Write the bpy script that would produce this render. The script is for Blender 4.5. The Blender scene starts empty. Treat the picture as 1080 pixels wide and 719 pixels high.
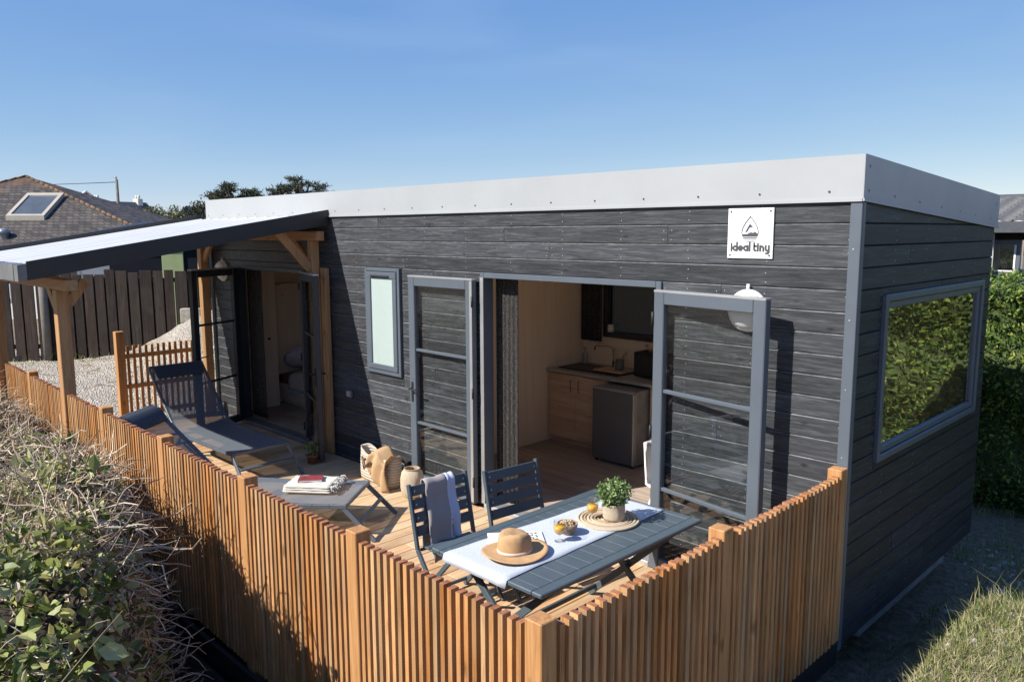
import bpy, math, random
import numpy as np
from mathutils import Vector, Matrix
random.seed(7); rng = np.random.default_rng(11)
scene = bpy.context.scene
COL = scene.collection
PI = math.pi
R = math.radians

# ------------------------------------------------------------------ helpers
class MB:
    """collects faces and links them as ONE mesh object"""
    def __init__(s): s.v=[]; s.f=[]; s.m=[]; s.sm=[]
    def add(s, vs, fs, mi=0, smooth=False):
        b=len(s.v); s.v.extend([tuple(p) for p in vs])
        for f in fs: s.f.append(tuple(i+b for i in f)); s.m.append(mi); s.sm.append(smooth)
    def box(s,x0,x1,y0,y1,z0,z1,mi=0):
        if x0>x1:x0,x1=x1,x0
        if y0>y1:y0,y1=y1,y0
        if z0>z1:z0,z1=z1,z0
        s.add([(x0,y0,z0),(x1,y0,z0),(x1,y1,z0),(x0,y1,z0),(x0,y0,z1),(x1,y0,z1),(x1,y1,z1),(x0,y1,z1)],
              [(0,3,2,1),(4,5,6,7),(0,1,5,4),(1,2,6,5),(2,3,7,6),(3,0,4,7)],mi)
    def bbox(s,x0,x1,y0,y1,z0,z1,b=.004,mi=0):
        """box with chamfered edges"""
        if x0>x1:x0,x1=x1,x0
        if y0>y1:y0,y1=y1,y0
        if z0>z1:z0,z1=z1,z0
        b=min(b,(x1-x0)*.45,(y1-y0)*.45,(z1-z0)*.45)
        vs=[];idx={}
        for i,X in enumerate((x0,x1)):
            for j,Y in enumerate((y0,y1)):
                for k,Z in enumerate((z0,z1)):
                    sx=b if i==0 else -b; sy=b if j==0 else -b; sz=b if k==0 else -b
                    for a in range(3):
                        idx[(i,j,k,a)]=len(vs)
                        vs.append((X+(0 if a==0 else sx),Y+(0 if a==1 else sy),Z+(0 if a==2 else sz)))
        fs=[]
        g=lambda i,j,k,a: idx[(i,j,k,a)]
        for i in (0,1):
            q=[g(i,0,0,0),g(i,1,0,0),g(i,1,1,0),g(i,0,1,0)]; fs.append(q if i else q[::-1])
            q=[g(0,i,0,1),g(1,i,0,1),g(1,i,1,1),g(0,i,1,1)]; fs.append(q[::-1] if i else q)
            q=[g(0,0,i,2),g(1,0,i,2),g(1,1,i,2),g(0,1,i,2)]; fs.append(q if i else q[::-1])
        for i in (0,1):
            for j in (0,1):
                fl=(i==j)
                q=[g(i,j,0,0),g(i,j,0,1),g(i,j,1,1),g(i,j,1,0)]; fs.append(q if fl else q[::-1])
                q=[g(i,0,j,0),g(i,0,j,2),g(i,1,j,2),g(i,1,j,0)]; fs.append(q[::-1] if fl else q)
                q=[g(0,i,j,1),g(0,i,j,2),g(1,i,j,2),g(1,i,j,1)]; fs.append(q if fl else q[::-1])
        for i in (0,1):
            for j in (0,1):
                for k in (0,1):
                    q=[g(i,j,k,0),g(i,j,k,1),g(i,j,k,2)]
                    fs.append(q if (i+j+k)%2==1 else q[::-1])
        s.add(vs,fs,mi)
    def bar(s,p,q,w,h,up=(0,0,1),mi=0,b=.003):
        """rectangular bar from p to q, w along side, h along up"""
        p=Vector(p);q=Vector(q);d=(q-p);L=d.length;d.normalize()
        u=Vector(up); sd=d.cross(u)
        if sd.length<1e-4: sd=d.cross(Vector((0,1,0)))
        sd.normalize();u=sd.cross(d)
        t=MB(); t.bbox(0,L,-w/2,w/2,-h/2,h/2,b)
        s.add([p+d*x-sd*y+u*z for x,y,z in t.v],t.f,mi)
    def tube(s,pts,r,n=8,mi=0,cap=True,closed=False,smooth=True):
        pts=[Vector(p) for p in pts];N=len(pts)
        rs=r if isinstance(r,(list,tuple)) else [r]*N
        vs=[];prev=None
        for i,p in enumerate(pts):
            a=pts[(i-1)%N] if (closed or i>0) else pts[0]
            c=pts[(i+1)%N] if (closed or i<N-1) else pts[-1]
            t=(c-a); t.normalize()
            if prev is None:
                u=t.cross(Vector((0,0,1)))
                if u.length<1e-3:u=t.cross(Vector((0,1,0)))
            else: u=prev-t*prev.dot(t)
            u.normalize();prev=u;w=t.cross(u)
            for k in range(n):
                an=2*PI*k/n; vs.append(p+(u*math.cos(an)+w*math.sin(an))*rs[i])
        fs=[]
        for i in range(N if closed else N-1):
            j=(i+1)%N
            for k in range(n): fs.append((i*n+k,i*n+(k+1)%n,j*n+(k+1)%n,j*n+k))
        s.add(vs,fs,mi,smooth)
        if cap and not closed:
            b=len(s.v)-len(vs)
            s.f.append(tuple(b+k for k in range(n))[::-1]);s.m.append(mi);s.sm.append(False)
            s.f.append(tuple(b+(N-1)*n+k for k in range(n)));s.m.append(mi);s.sm.append(False)
    def lathe(s,prof,n=32,c=(0,0,0),mi=0,smooth=True,sx=1,sy=1,wob=None):
        vs=[];fs=[]
        for r,z in prof:
            for k in range(n):
                a=2*PI*k/n; rr=r*(1+(wob(a,z) if wob else 0))
                vs.append((c[0]+rr*math.cos(a)*sx,c[1]+rr*math.sin(a)*sy,c[2]+z))
        for i in range(len(prof)-1):
            for k in range(n): fs.append((i*n+k,i*n+(k+1)%n,(i+1)*n+(k+1)%n,(i+1)*n+k))
        s.add(vs,fs,mi,smooth)
    def disc(s,c,r,n=24,mi=0,nrm='z'):
        vs=[]
        for k in range(n):
            a=2*PI*k/n;x,y=r*math.cos(a),r*math.sin(a)
            vs.append((c[0]+x,c[1]+y,c[2]) if nrm=='z' else ((c[0]+x,c[1],c[2]+y) if nrm=='y' else (c[0],c[1]+x,c[2]+y)))
        s.add(vs,[tuple(range(n)) if nrm!='y' else tuple(range(n))[::-1]],mi)
    def prism(s,poly,fn,t0,t1,mi=0):
        """poly: 2D outline; fn(u,v,t)->xyz"""
        n=len(poly)
        vs=[fn(u,v,t0) for u,v in poly]+[fn(u,v,t1) for u,v in poly]
        fs=[tuple(range(n))[::-1],tuple(range(n,2*n))]
        for i in range(n): j=(i+1)%n; fs.append((i,j,n+j,n+i))
        s.add(vs,fs,mi)
    def build(s,name,mats,parent=None,loc=None,rz=0,fixn=False):
        me=bpy.data.meshes.new(name)
        me.from_pydata(s.v,[],s.f)
        if not isinstance(mats,(list,tuple)): mats=[mats]
        for m in mats: me.materials.append(m)
        me.polygons.foreach_set('material_index',s.m)
        me.polygons.foreach_set('use_smooth',s.sm)
        if fixn:
            import bmesh
            bm=bmesh.new();bm.from_mesh(me);bmesh.ops.recalc_face_normals(bm,faces=bm.faces);bm.to_mesh(me);bm.free()
        me.update()
        o=bpy.data.objects.new(name,me);COL.objects.link(o)
        if parent is not None:o.parent=parent
        if loc is not None:o.location=loc
        o.rotation_euler=(0,0,rz)
        return o

SPLIT={'corner_trim','glazing_bar','hinge','end_rail','crossbar','rail','rafter','joists','chassis_beam','apron','stretcher','knob','foot','edge_trim','handle','spoon','bread','folds','sash','stems','bolts','floor_boards_none','screws','trim_screws','pane','vent'}
SINGLE={'joists':'joist','bolts':'bolt','folds':'fold','screws':'screw','trim_screws':'trim_screw','stems':'stem'}
_build=MB.build
def _split_build(s,name,mats,parent=None,loc=None,rz=0,fixn=False):
    if name not in SPLIT:return _build(s,name,mats,parent,loc,rz,fixn)
    par=list(range(len(s.v)))
    def find(a):
        while par[a]!=a:par[a]=par[par[a]];a=par[a]
        return a
    for f in s.f:
        r0=find(f[0])
        for i in f[1:]:par[find(i)]=r0
    groups={}
    for fi,f in enumerate(s.f):groups.setdefault(find(f[0]),[]).append(fi)
    first=None
    for fis in groups.values():
        m=MB();mp={}
        for fi in fis:
            for i in s.f[fi]:
                if i not in mp:mp[i]=len(m.v);m.v.append(s.v[i])
            m.f.append(tuple(mp[i] for i in s.f[fi]));m.m.append(s.m[fi]);m.sm.append(s.sm[fi])
        o=_build(m,SINGLE.get(name,name),mats,parent,loc,rz,fixn);first=first or o
    return first
MB.build=_split_build

def npmesh(name,V,F,mats,mi=None,parent=None,smooth=False):
    """big mesh from numpy arrays, F is (n,k)"""
    me=bpy.data.meshes.new(name);n,k=F.shape
    me.vertices.add(len(V));me.vertices.foreach_set('co',np.ascontiguousarray(V,dtype=np.float32).ravel())
    me.loops.add(n*k);me.loops.foreach_set('vertex_index',np.ascontiguousarray(F,dtype=np.int32).ravel())
    me.polygons.add(n);me.polygons.foreach_set('loop_start',np.arange(0,n*k,k,dtype=np.int32))
    try: me.polygons.foreach_set('loop_total',np.full(n,k,dtype=np.int32))
    except Exception: pass
    if not isinstance(mats,(list,tuple)):mats=[mats]
    for m in mats:me.materials.append(m)
    if mi is not None:me.polygons.foreach_set('material_index',mi.astype(np.int32))
    me.polygons.foreach_set('use_smooth',np.full(n,smooth,dtype=bool))
    me.update(calc_edges=True);me.validate()
    o=bpy.data.objects.new(name,me);COL.objects.link(o)
    if parent is not None:o.parent=parent
    return o

def tag(o,label=None,cat=None,group=None,kind=None):
    if label:o['label']=label
    if cat:o['category']=cat
    if group:o['group']=group
    if kind:o['kind']=kind
    return o
def thing(name,label,cat,loc=(0,0,0),rz=0,group=None):
    o=bpy.data.objects.new(name,None);COL.objects.link(o);o.location=loc;o.rotation_euler=(0,0,rz)
    o.empty_display_size=.1
    return tag(o,label,cat,group)
def dup(root,loc,rz,label=None):
    r=root.copy();COL.objects.link(r);r.location=loc;r.rotation_euler=(0,0,rz)
    if label:r['label']=label
    for ch in list(root.children):
        c=ch.copy();COL.objects.link(c);c.parent=r
        for g in list(ch.children):
            d=g.copy();COL.objects.link(d);d.parent=c
    return r

# ------------------------------------------------------------------ materials
MATS={}
class NT:
    def __init__(s,name):
        s.mat=bpy.data.materials.new(name);s.mat.use_nodes=True;s.nt=s.mat.node_tree
        s.nt.nodes.clear();s.out=s.nt.nodes.new('ShaderNodeOutputMaterial')
    def n(s,t,**kw):
        nd=s.nt.nodes.new(t)
        for k,v in kw.items():
            if k.startswith('i_'):
                nm=k[2:]
                nd.inputs[int(nm) if nm.isdigit() else nm.replace('_',' ')].default_value=v
            else:setattr(nd,k,v)
        return nd
    def l(s,a,b):s.nt.links.new(a,b)
    def coords(s,scale=(1,1,1)):
        tc=s.n('ShaderNodeTexCoord');mp=s.n('ShaderNodeMapping');mp.inputs['Scale'].default_value=scale
        s.l(tc.outputs['Object'],mp.inputs['Vector']);return mp.outputs['Vector']
    def noise(s,vec,scale,detail=4,rough=.55,dist=0):
        t=s.n('ShaderNodeTexNoise');t.inputs['Scale'].default_value=scale;t.inputs['Detail'].default_value=detail
        t.inputs['Roughness'].default_value=rough;t.inputs['Distortion'].default_value=dist
        if vec is not None:s.l(vec,t.inputs['Vector'])
        return t.outputs['Fac']
    def ramp(s,fac,stops):
        r=s.n('ShaderNodeValToRGB');e=r.color_ramp.elements
        while len(e)<len(stops):e.new(.5)
        for i,(p,c) in enumerate(stops):
            e[i].position=p;e[i].color=(*c,1) if len(c)==3 else c
        s.l(fac,r.inputs['Fac']);return r.outputs['Color']
    def mix(s,fac,a,b,blend='MIX'):
        m=s.n('ShaderNodeMix',data_type='RGBA',blend_type=blend)
        if isinstance(fac,(int,float)):m.inputs[0].default_value=fac
        else:s.l(fac,m.inputs[0])
        for i,x in ((6,a),(7,b)):
            if isinstance(x,tuple):m.inputs[i].default_value=(*x,1)
            else:s.l(x,m.inputs[i])
        return m.outputs[2]
    def math(s,op,a,b=None,c=None,clamp=False):
        m=s.n('ShaderNodeMath',operation=op,use_clamp=clamp)
        for i,x in enumerate((a,b,c)):
            if x is None:continue
            if isinstance(x,(int,float)):m.inputs[i].default_value=x
            else:s.l(x,m.inputs[i])
        return m.outputs[0]
    def bump(s,h,strength=.3,dist=.01):
        b=s.n('ShaderNodeBump');b.inputs['Strength'].default_value=strength;b.inputs['Distance'].default_value=dist
        s.l(h,b.inputs['Height']);return b.outputs['Normal']
    def island(s):
        return s.n('ShaderNodeNewGeometry').outputs['Random Per Island']
    def pbsdf(s,col,rough=.6,metal=0,normal=None,spec=.5,trans=0):
        p=s.n('ShaderNodeBsdfPrincipled')
        if isinstance(col,tuple):p.inputs['Base Color'].default_value=(*col,1)
        else:s.l(col,p.inputs['Base Color'])
        if isinstance(rough,(int,float)):p.inputs['Roughness'].default_value=rough
        else:s.l(rough,p.inputs['Roughness'])
        p.inputs['Metallic'].default_value=metal;p.inputs['Specular IOR Level'].default_value=spec
        p.inputs['Transmission Weight'].default_value=trans
        if normal is not None:s.l(normal,p.inputs['Normal'])
        return p.outputs[0]
    def done(s,sh):s.l(sh,s.out.inputs['Surface']);return s.mat

def mk_plain(name,col,rough=.5,metal=0,var=.12,scale=6,bump=0,bscale=200,spec=.5):
    t=NT(name);v=t.coords()
    f=t.noise(v,scale,5,.6)
    lo=tuple(c*(1-var) for c in col);hi=tuple(min(1,c*(1+var)) for c in col)
    c=t.ramp(f,[(.3,lo),(.7,hi)])
    nrm=t.bump(t.noise(v,bscale,3),bump,.002) if bump else None
    rr=t.math('MULTIPLY_ADD',t.noise(v,scale*3,3),.2,rough-.1)
    return t.done(t.pbsdf(c,rr,metal,nrm,spec))

def mk_wood(name,c0,c1,c2,axis='z',rough=.65,grain=14,islandvar=.35,bump=.25,knots=True,weather=None,kscale=3.2):
    """grain runs along axis; a random tint for every separate board"""
    t=NT(name)
    st={'x':(.06,1,1),'y':(1,.06,1),'z':(1,1,.06)}[axis]
    isl=t.island()
    tc=t.n('ShaderNodeTexCoord')
    off=t.n('ShaderNodeVectorMath',operation='SCALE');off.inputs[0].default_value=(13.1,27.7,9.3);t.l(isl,off.inputs['Scale'])
    ad=t.n('ShaderNodeVectorMath',operation='ADD');t.l(tc.outputs['Object'],ad.inputs[0]);t.l(off.outputs[0],ad.inputs[1])
    mp=t.n('ShaderNodeMapping');mp.inputs['Scale'].default_value=st;t.l(ad.outputs[0],mp.inputs['Vector'])
    v=mp.outputs['Vector']
    f=t.noise(v,grain*2.2,6,.65,.8)
    f2=t.noise(v,grain*9,3,.6)
    big=t.noise(ad.outputs[0],2.3,3,.5)
    fac=t.math('ADD',t.math('MULTIPLY',f,.75),t.math('MULTIPLY',f2,.25))
    col=t.ramp(fac,[(.3,c0),(.5,c1),(.7,c2)])
    if knots:
        mp2=t.n('ShaderNodeMapping');mp2.inputs['Scale'].default_value=tuple(2.2 if a>.5 else .9 for a in st);t.l(ad.outputs[0],mp2.inputs['Vector'])
        vo=t.n('ShaderNodeTexVoronoi');vo.inputs['Scale'].default_value=kscale;t.l(mp2.outputs[0],vo.inputs['Vector'])
        kn=t.n('ShaderNodeMapRange');kn.inputs[1].default_value=.06;kn.inputs[2].default_value=.16;kn.inputs[3].default_value=.75;kn.inputs[4].default_value=0
        t.l(vo.outputs['Distance'],kn.inputs[0])
        col=t.mix(kn.outputs[0],col,tuple(c*.45 for c in c0))
    hs=t.n('ShaderNodeHueSaturation');t.l(col,hs.inputs['Color'])
    t.l(t.math('MULTIPLY_ADD',isl,islandvar*2,1-islandvar),hs.inputs['Value'])
    w2=t.n('ShaderNodeTexWhiteNoise',noise_dimensions='1D');t.l(t.math('MULTIPLY',isl,917.3),w2.inputs['W'])
    t.l(t.math('MULTIPLY_ADD',w2.outputs['Value'],.22,.86),hs.inputs['Saturation'])
    t.l(t.math('MULTIPLY_ADD',w2.outputs['Value'],-.016,.508),hs.inputs['Hue'])
    col=hs.outputs[0]
    if weather:
        wf=t.n('ShaderNodeMapRange');wf.inputs[1].default_value=.48;wf.inputs[2].default_value=.7;wf.inputs[4].default_value=.65
        t.l(big,wf.inputs[0]);col=t.mix(wf.outputs[0],col,weather)
    nrm=t.bump(fac,bump,.006)
    return t.done(t.pbsdf(col,rough,0,nrm,.35))

def mk_glass(name,tint=(.93,.96,.95),extra=.0,rough=.0,dirt=0.0,wave=0):
    """thin window pane: see-through, with a reflection that follows the viewing angle"""
    t=NT(name)
    g=t.n('ShaderNodeNewGeometry')
    d=t.n('ShaderNodeVectorMath',operation='DOT_PRODUCT');t.l(g.outputs['Incoming'],d.inputs[0]);t.l(g.outputs['Normal'],d.inputs[1])
    c=t.math('ABSOLUTE',d.outputs['Value'])
    p=t.math('POWER',t.math('SUBTRACT',1.0,c,clamp=True),5.0)
    F=t.math('MULTIPLY_ADD',p,.95,.045+extra,clamp=True)
    tr=t.n('ShaderNodeBsdfTransparent');tr.inputs[0].default_value=(*tint,1)
    gl=t.n('ShaderNodeBsdfGlossy');gl.inputs['Roughness'].default_value=rough
    if wave:
        t.l(t.bump(t.noise(t.coords((1,1,1)),1.6,2),wave,.05),gl.inputs['Normal'])
    m=t.n('ShaderNodeMixShader');t.l(F,m.inputs[0]);t.l(tr.outputs[0],m.inputs[1]);t.l(gl.outputs[0],m.inputs[2])
    sh=m.outputs[0]
    if dirt:
        v=t.coords()
        mr=t.n('ShaderNodeMapRange');mr.inputs[1].default_value=.58;mr.inputs[2].default_value=.8;mr.inputs[4].default_value=dirt
        t.l(t.noise(v,9,6,.75,1.5),mr.inputs[0])
        df=t.n('ShaderNodeBsdfDiffuse');df.inputs[0].default_value=(.7,.7,.68,1)
        m2=t.n('ShaderNodeMixShader');t.l(mr.outputs[0],m2.inputs[0]);t.l(sh,m2.inputs[1]);t.l(df.outputs[0],m2.inputs[2]);sh=m2.outputs[0]
    return t.done(sh)

def mk_leaf(name,stops,rough=.45,trans=.25,spec=.4):
    t=NT(name);isl=t.island()
    w=t.n('ShaderNodeTexWhiteNoise',noise_dimensions='1D');t.l(t.math('MULTIPLY',isl,531.7),w.inputs['W'])
    col=t.ramp(w.outputs['Value'],stops)
    f=t.noise(t.coords(),40,3)
    col=t.mix(.35,col,t.mix(1.0,col,t.ramp(f,[(.3,(.5,.5,.5)),(.7,(1,1,1))]),'MULTIPLY'))
    p=t.pbsdf(col,rough,0,None,spec)
    tl=t.n('ShaderNodeBsdfTranslucent');t.l(col,tl.inputs[0])
    m=t.n('ShaderNodeMixShader');m.inputs[0].default_value=trans;t.l(p,m.inputs[1]);t.l(tl.outputs[0],m.inputs[2])
    return t.done(m.outputs[0])

def mk_weave(name,c0,c1,scale=90,bump=.6,axis=None,rough=.8):
    """woven straw, rope or cloth"""
    t=NT(name);v=t.coords()
    w1=t.n('ShaderNodeTexWave',wave_type='BANDS',bands_direction='Z');w1.inputs['Scale'].default_value=scale;w1.inputs['Distortion'].default_value=1.5;t.l(v,w1.inputs['Vector'])
    w2=t.n('ShaderNodeTexWave',wave_type='BANDS',bands_direction='DIAGONAL');w2.inputs['Scale'].default_value=scale*.7;w2.inputs['Distortion'].default_value=2;t.l(v,w2.inputs['Vector'])
    f=t.math('MULTIPLY',w1.outputs['Fac'],w2.outputs['Fac'])
    f3=t.noise(v,scale*.4,4)
    col=t.ramp(t.math('MULTIPLY_ADD',f3,.5,t.math('MULTIPLY',f,.5)),[(.15,c0),(.6,c1)])
    return t.done(t.pbsdf(col,rough,0,t.bump(f,bump,.004),.2))

def mk_sling(name,col):
    """open mesh fabric: partly see-through weave"""
    t=NT(name);v=t.coords((1,1,1))
    c=t.ramp(t.noise(v,300,2),[(.3,tuple(x*.8 for x in col)),(.7,tuple(x*1.2 for x in col))])
    p=t.pbsdf(c,.75,0,None,.2)
    tr=t.n('ShaderNodeBsdfTransparent')
    m=t.n('ShaderNodeMixShader');m.inputs[0].default_value=.14;t.l(p,m.inputs[1]);t.l(tr.outputs[0],m.inputs[2])
    return t.done(m.outputs[0])

def mk_slate(name,c0,c1,lichen,rows=7.0):
    """slates in offset courses with orange lichen towards some patches"""
    t=NT(name);tc=t.n('ShaderNodeTexCoord');v=tc.outputs['Object']
    mp=t.n('ShaderNodeMapping');t.l(v,mp.inputs['Vector'])
    sx=t.n('ShaderNodeSeparateXYZ');t.l(v,sx.inputs[0])
    cb=t.n('ShaderNodeCombineXYZ');t.l(t.math('ADD',sx.outputs['X'],sx.outputs['Y']),cb.inputs['X']);t.l(t.math('MULTIPLY',sx.outputs['Z'],1.75),cb.inputs['Y'])
    br=t.n('ShaderNodeTexBrick');br.inputs['Scale'].default_value=rows;br.inputs['Mortar Size'].default_value=.035;br.inputs['Brick Width'].default_value=.62;br.inputs['Row Height'].default_value=.5
    br.inputs['Color1'].default_value=(*c0,1);br.inputs['Color2'].default_value=(*c1,1);br.inputs['Mortar'].default_value=(.012,.012,.012,1);br.inputs['Bias'].default_value=0
    t.l(cb.outputs[0],br.inputs['Vector'])
    col=br.outputs['Color']
    n1=t.noise(v,1.1,6,.7)
    hz=t.n('ShaderNodeMapRange');hz.inputs[1].default_value=2.9;hz.inputs[2].default_value=4.7;t.l(sx.outputs['Z'],hz.inputs[0])
    lf=t.n('ShaderNodeMapRange');lf.inputs[1].default_value=.70;lf.inputs[2].default_value=.95;t.l(t.math('MULTIPLY_ADD',hz.outputs[0],.30,n1),lf.inputs[0])
    col=t.mix(t.math('MULTIPLY',lf.outputs[0],.8),col,lichen)
    sp=t.n('ShaderNodeMapRange');sp.inputs[1].default_value=.68;sp.inputs[2].default_value=.74;t.l(t.noise(v,6,4,.6),sp.inputs[0])
    col=t.mix(t.math('MULTIPLY',sp.outputs[0],.5),col,(.4,.4,.38))
    return t.done(t.pbsdf(col,.75,0,t.bump(br.outputs['Fac'],.5,.02),.3))

M={}
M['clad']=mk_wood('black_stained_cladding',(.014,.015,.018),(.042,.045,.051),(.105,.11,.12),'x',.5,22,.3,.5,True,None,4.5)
M['clad_shade']=mk_wood('black_stained_cladding_end_shaded',(.008,.009,.012),(.024,.028,.034),(.055,.062,.072),'y',.5,22,.3,.5,True,None,4.5)  # same boards, darkened and bluer: the end wall's shade is in the colour
M['slat']=mk_wood('oiled_fence_timber',(.2,.088,.03),(.41,.21,.08),(.54,.31,.13),'z',.6,16,.33,.35,True,(.36,.22,.12))
M['post']=mk_wood('fence_post_timber',(.24,.115,.04),(.42,.215,.083),(.53,.31,.135),'z',.6,12,.18,.3)
M['endgrain']=mk_plain('reddish_end_grain',(.3,.115,.055),.7,0,.45,30)
M['beam']=mk_wood('canopy_timber',(.25,.13,.055),(.4,.225,.1),(.5,.3,.15),'z',.6,10,.15,.25)
M['beam_h']=mk_wood('canopy_timber_beams',(.25,.13,.055),(.4,.225,.1),(.5,.3,.15),'x',.6,10,.15,.25)
M['deck']=mk_wood('deck_planks',(.34,.2,.098),(.52,.335,.18),(.62,.44,.265),'y',.7,10,.22,.3,True,(.5,.37,.25))
M['paling']=mk_wood('weathered_dark_paling',(.013,.008,.0055),(.032,.021,.015),(.066,.046,.035),'z',.8,10,.45,.4,True,(.045,.036,.03))
M['intwood']=mk_wood('pale_oak_panelling',(.7,.55,.4),(.77,.63,.48),(.82,.7,.56),'z',.5,6,.06,.05,False)
M['cabinet']=mk_wood('oak_cabinet_fronts',(.34,.21,.12),(.6,.42,.27),(.7,.52,.36),'x',.45,9,.08,.05,True)
M['intfloor']=mk_wood('brown_floor_boards',(.25,.195,.155),(.38,.31,.25),(.47,.4,.33),'x',.5,8,.18,.1,False)
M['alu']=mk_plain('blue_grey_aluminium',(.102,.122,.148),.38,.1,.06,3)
M['alud']=mk_plain('anthracite_shade_aluminium',(.03,.034,.042),.4,.1,.08,3)  # bedroom doors: blue grey frame colour darkened to paint the canopy's shade
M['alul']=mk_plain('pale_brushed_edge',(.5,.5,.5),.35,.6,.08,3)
M['fascia']=mk_plain('pale_grey_fascia',(.345,.36,.375),.45,.0,.05,1.3)
M['sheet']=mk_plain('white_roof_sheet',(.6,.6,.59),.5,0,.05,2)
M['white']=mk_plain('white_plastic',(.78,.78,.77),.35,0,.03,4)
M['blackmetal']=mk_plain('black_sheet_metal',(.018,.019,.022),.42,0,.2,2.5)
M['black']=mk_plain('matt_black',(.012,.012,.013),.6,0,.2,5)
M['gutter']=mk_plain('grey_zinc_gutter',(.17,.17,.175),.45,.35,.25,5)
M['table']=mk_plain('dark_blue_grey_powder_coat',(.07,.096,.116),.42,0,.07,8,.15,500)
M['sling']=mk_sling('dark_blue_grey_sling',(.13,.15,.175))
M['lframe']=mk_plain('grey_lounger_tube',(.11,.13,.155),.4,.1,.08,6)
M['glass']=mk_glass('door_glass',(.96,.975,.97),.015,0,.05)
M['glass_end']=mk_glass('picture_window_glass',(.66,.7,.7),.40,.0,.0,.05)
M['glass_dark']=mk_glass('dark_window_glass',(.16,.18,.19),.02)
M['tumbler']=mk_glass('drinking_glass',(.97,.98,.98),.02)
M['frost']=mk_plain('frosted_pane',(.38,.46,.44),.25,0,.03,3)
M['screw']=mk_plain('steel_screw',(.55,.55,.55),.35,.7,.1,5)
M['screwd']=mk_plain('dark_screw',(.06,.06,.07),.5,.3,.1,5)
M['ink']=mk_plain('dark_grey_print',(.055,.055,.065),.6,0,.05,5)
M['inkl']=mk_plain('pale_grey_print',(.36,.36,.39),.6,0,.05,5)
M['galv']=mk_plain('galvanised_steel',(.34,.36,.38),.4,.5,.2,8)
M['linen']=mk_weave('white_linen',(.44,.48,.54),(.54,.58,.64),420,.15)
M['greytowel']=mk_weave('grey_cotton',(.3,.27,.26),(.4,.37,.36),500,.2)
M['bluetowel']=mk_weave('pale_blue_cotton',(.46,.51,.65),(.58,.63,.75),500,.2)
M['throw']=mk_weave('cream_throw',(.6,.57,.5),(.76,.73,.66),260,.5)
M['straw']=mk_weave('straw_rope',(.34,.22,.12),(.66,.5,.33),150,.7)
M['strawp']=mk_weave('pale_straw_rope',(.5,.4,.28),(.74,.64,.49),150,.7)
M['felt']=mk_plain('camel_felt',(.48,.3,.155),.85,0,.14,14,.3,600,.15)
M['band']=mk_plain('pale_pink_ribbon',(.62,.5,.42),.7,0,.06,20)
M['leather']=mk_plain('brown_leather',(.11,.06,.042),.5,0,.2,15)
M['bagcloth']=mk_weave('tan_jute_cloth',(.4,.255,.13),(.6,.42,.25),200,.5)
t=NT('charcoal_tweed_curtain');v=t.coords();M['curtain']=t.done(t.pbsdf(t.ramp(t.noise(v,120,3,.8),[(.4,(.012,.012,.012)),(.55,(.045,.042,.04)),(.68,(.2,.19,.175))]),.9,0,t.bump(t.noise(v,200,2),.4,.003),.1))
M['book']=mk_plain('red_cloth_cover',(.24,.035,.045),.55,0,.15,30)
M['paper']=mk_plain('white_paper',(.74,.74,.73),.6,0,.04,10)
M['juice']=mk_plain('orange_juice',(.85,.42,.03),.25,0,.06,10)
M['bowlw']=mk_wood('turned_wood_bowl',(.18,.12,.08),(.3,.21,.15),(.42,.31,.22),'x',.5,30,.1,.2,False)
M['crisps']=mk_plain('pale_snack',(.6,.46,.28),.7,0,.3,90)
M['terracotta']=mk_plain('terracotta_pot',(.26,.105,.06),.75,0,.15,15)
M['fridge']=mk_plain('grey_fridge_door',(.13,.13,.13),.42,.15,.05,3)
M['counter']=mk_plain('grey_worktop',(.36,.335,.31),.4,0,.1,20)
M['chrome']=mk_plain('chrome_tap',(.65,.65,.66),.15,1,.04,5)
M['lavender']=mk_plain('lavender_bedding',(.6,.54,.6),.85,0,.08,10)
M['brownbed']=mk_plain('brown_blanket',(.2,.11,.075),.85,0,.15,12)
M['cream']=mk_plain('cream_wall_render',(.62,.6,.55),.8,0,.08,2)
M['whitewall']=mk_plain('white_wall_render',(.8,.79,.76),.8,0,.06,2)
M['navywall']=mk_plain('dark_navy_boards',(.007,.009,.015),.8,0,.2,2,0,200,.1)
M['greenpanel']=mk_plain('pale_green_panel',(.24,.29,.14),.7,0,.12,2)
M['slate']=mk_slate('lichen_slates',(.042,.038,.037),(.105,.09,.08),(.2,.085,.022),3.0)
M['slate2']=mk_plain('far_slates',(.07,.075,.085),.75,0,.25,3)
M['tile']=mk_plain('grey_roof_tiles',(.055,.06,.072),.6,0,.2,12)
M['skyl']=mk_glass('rooflight_glass',(.25,.28,.3),.14)
M['skyl2']=mk_plain('rooflight_pane_sky_reflection',(.085,.1,.115),.25,0,.2,2)  # plain grey-blue painted in place of the sky mirrored by the glass
M['greybox']=mk_plain('beige_window_frame',(.4,.36,.3),.6,0,.06,3)
M['conc']=mk_plain('concrete_block',(.33,.3,.25),.9,0,.3,9,.4,60)
M['polewood']=mk_plain('weathered_pole',(.15,.13,.11),.8,0,.2,5)
M['bark']=mk_plain('bark',(.09,.065,.045),.9,0,.35,9,.6,30)
M['twig']=mk_leaf('dry_twigs',[(0,(.22,.155,.095)),(.35,(.43,.33,.225)),(.7,(.6,.49,.355)),(1,(.74,.64,.49))],.7,0,.3)
M['ivy']=mk_leaf('climber_leaves',[(0,(.06,.095,.02)),(.3,(.15,.19,.045)),(.6,(.31,.35,.1)),(.88,(.52,.52,.24)),(1,(.52,.42,.13))],.42,.3,.3)
M['dryleaf']=mk_leaf('withered_leaves',[(0,(.16,.1,.055)),(.5,(.42,.31,.2)),(1,(.6,.5,.37))],.6,.2,.25)
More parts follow.
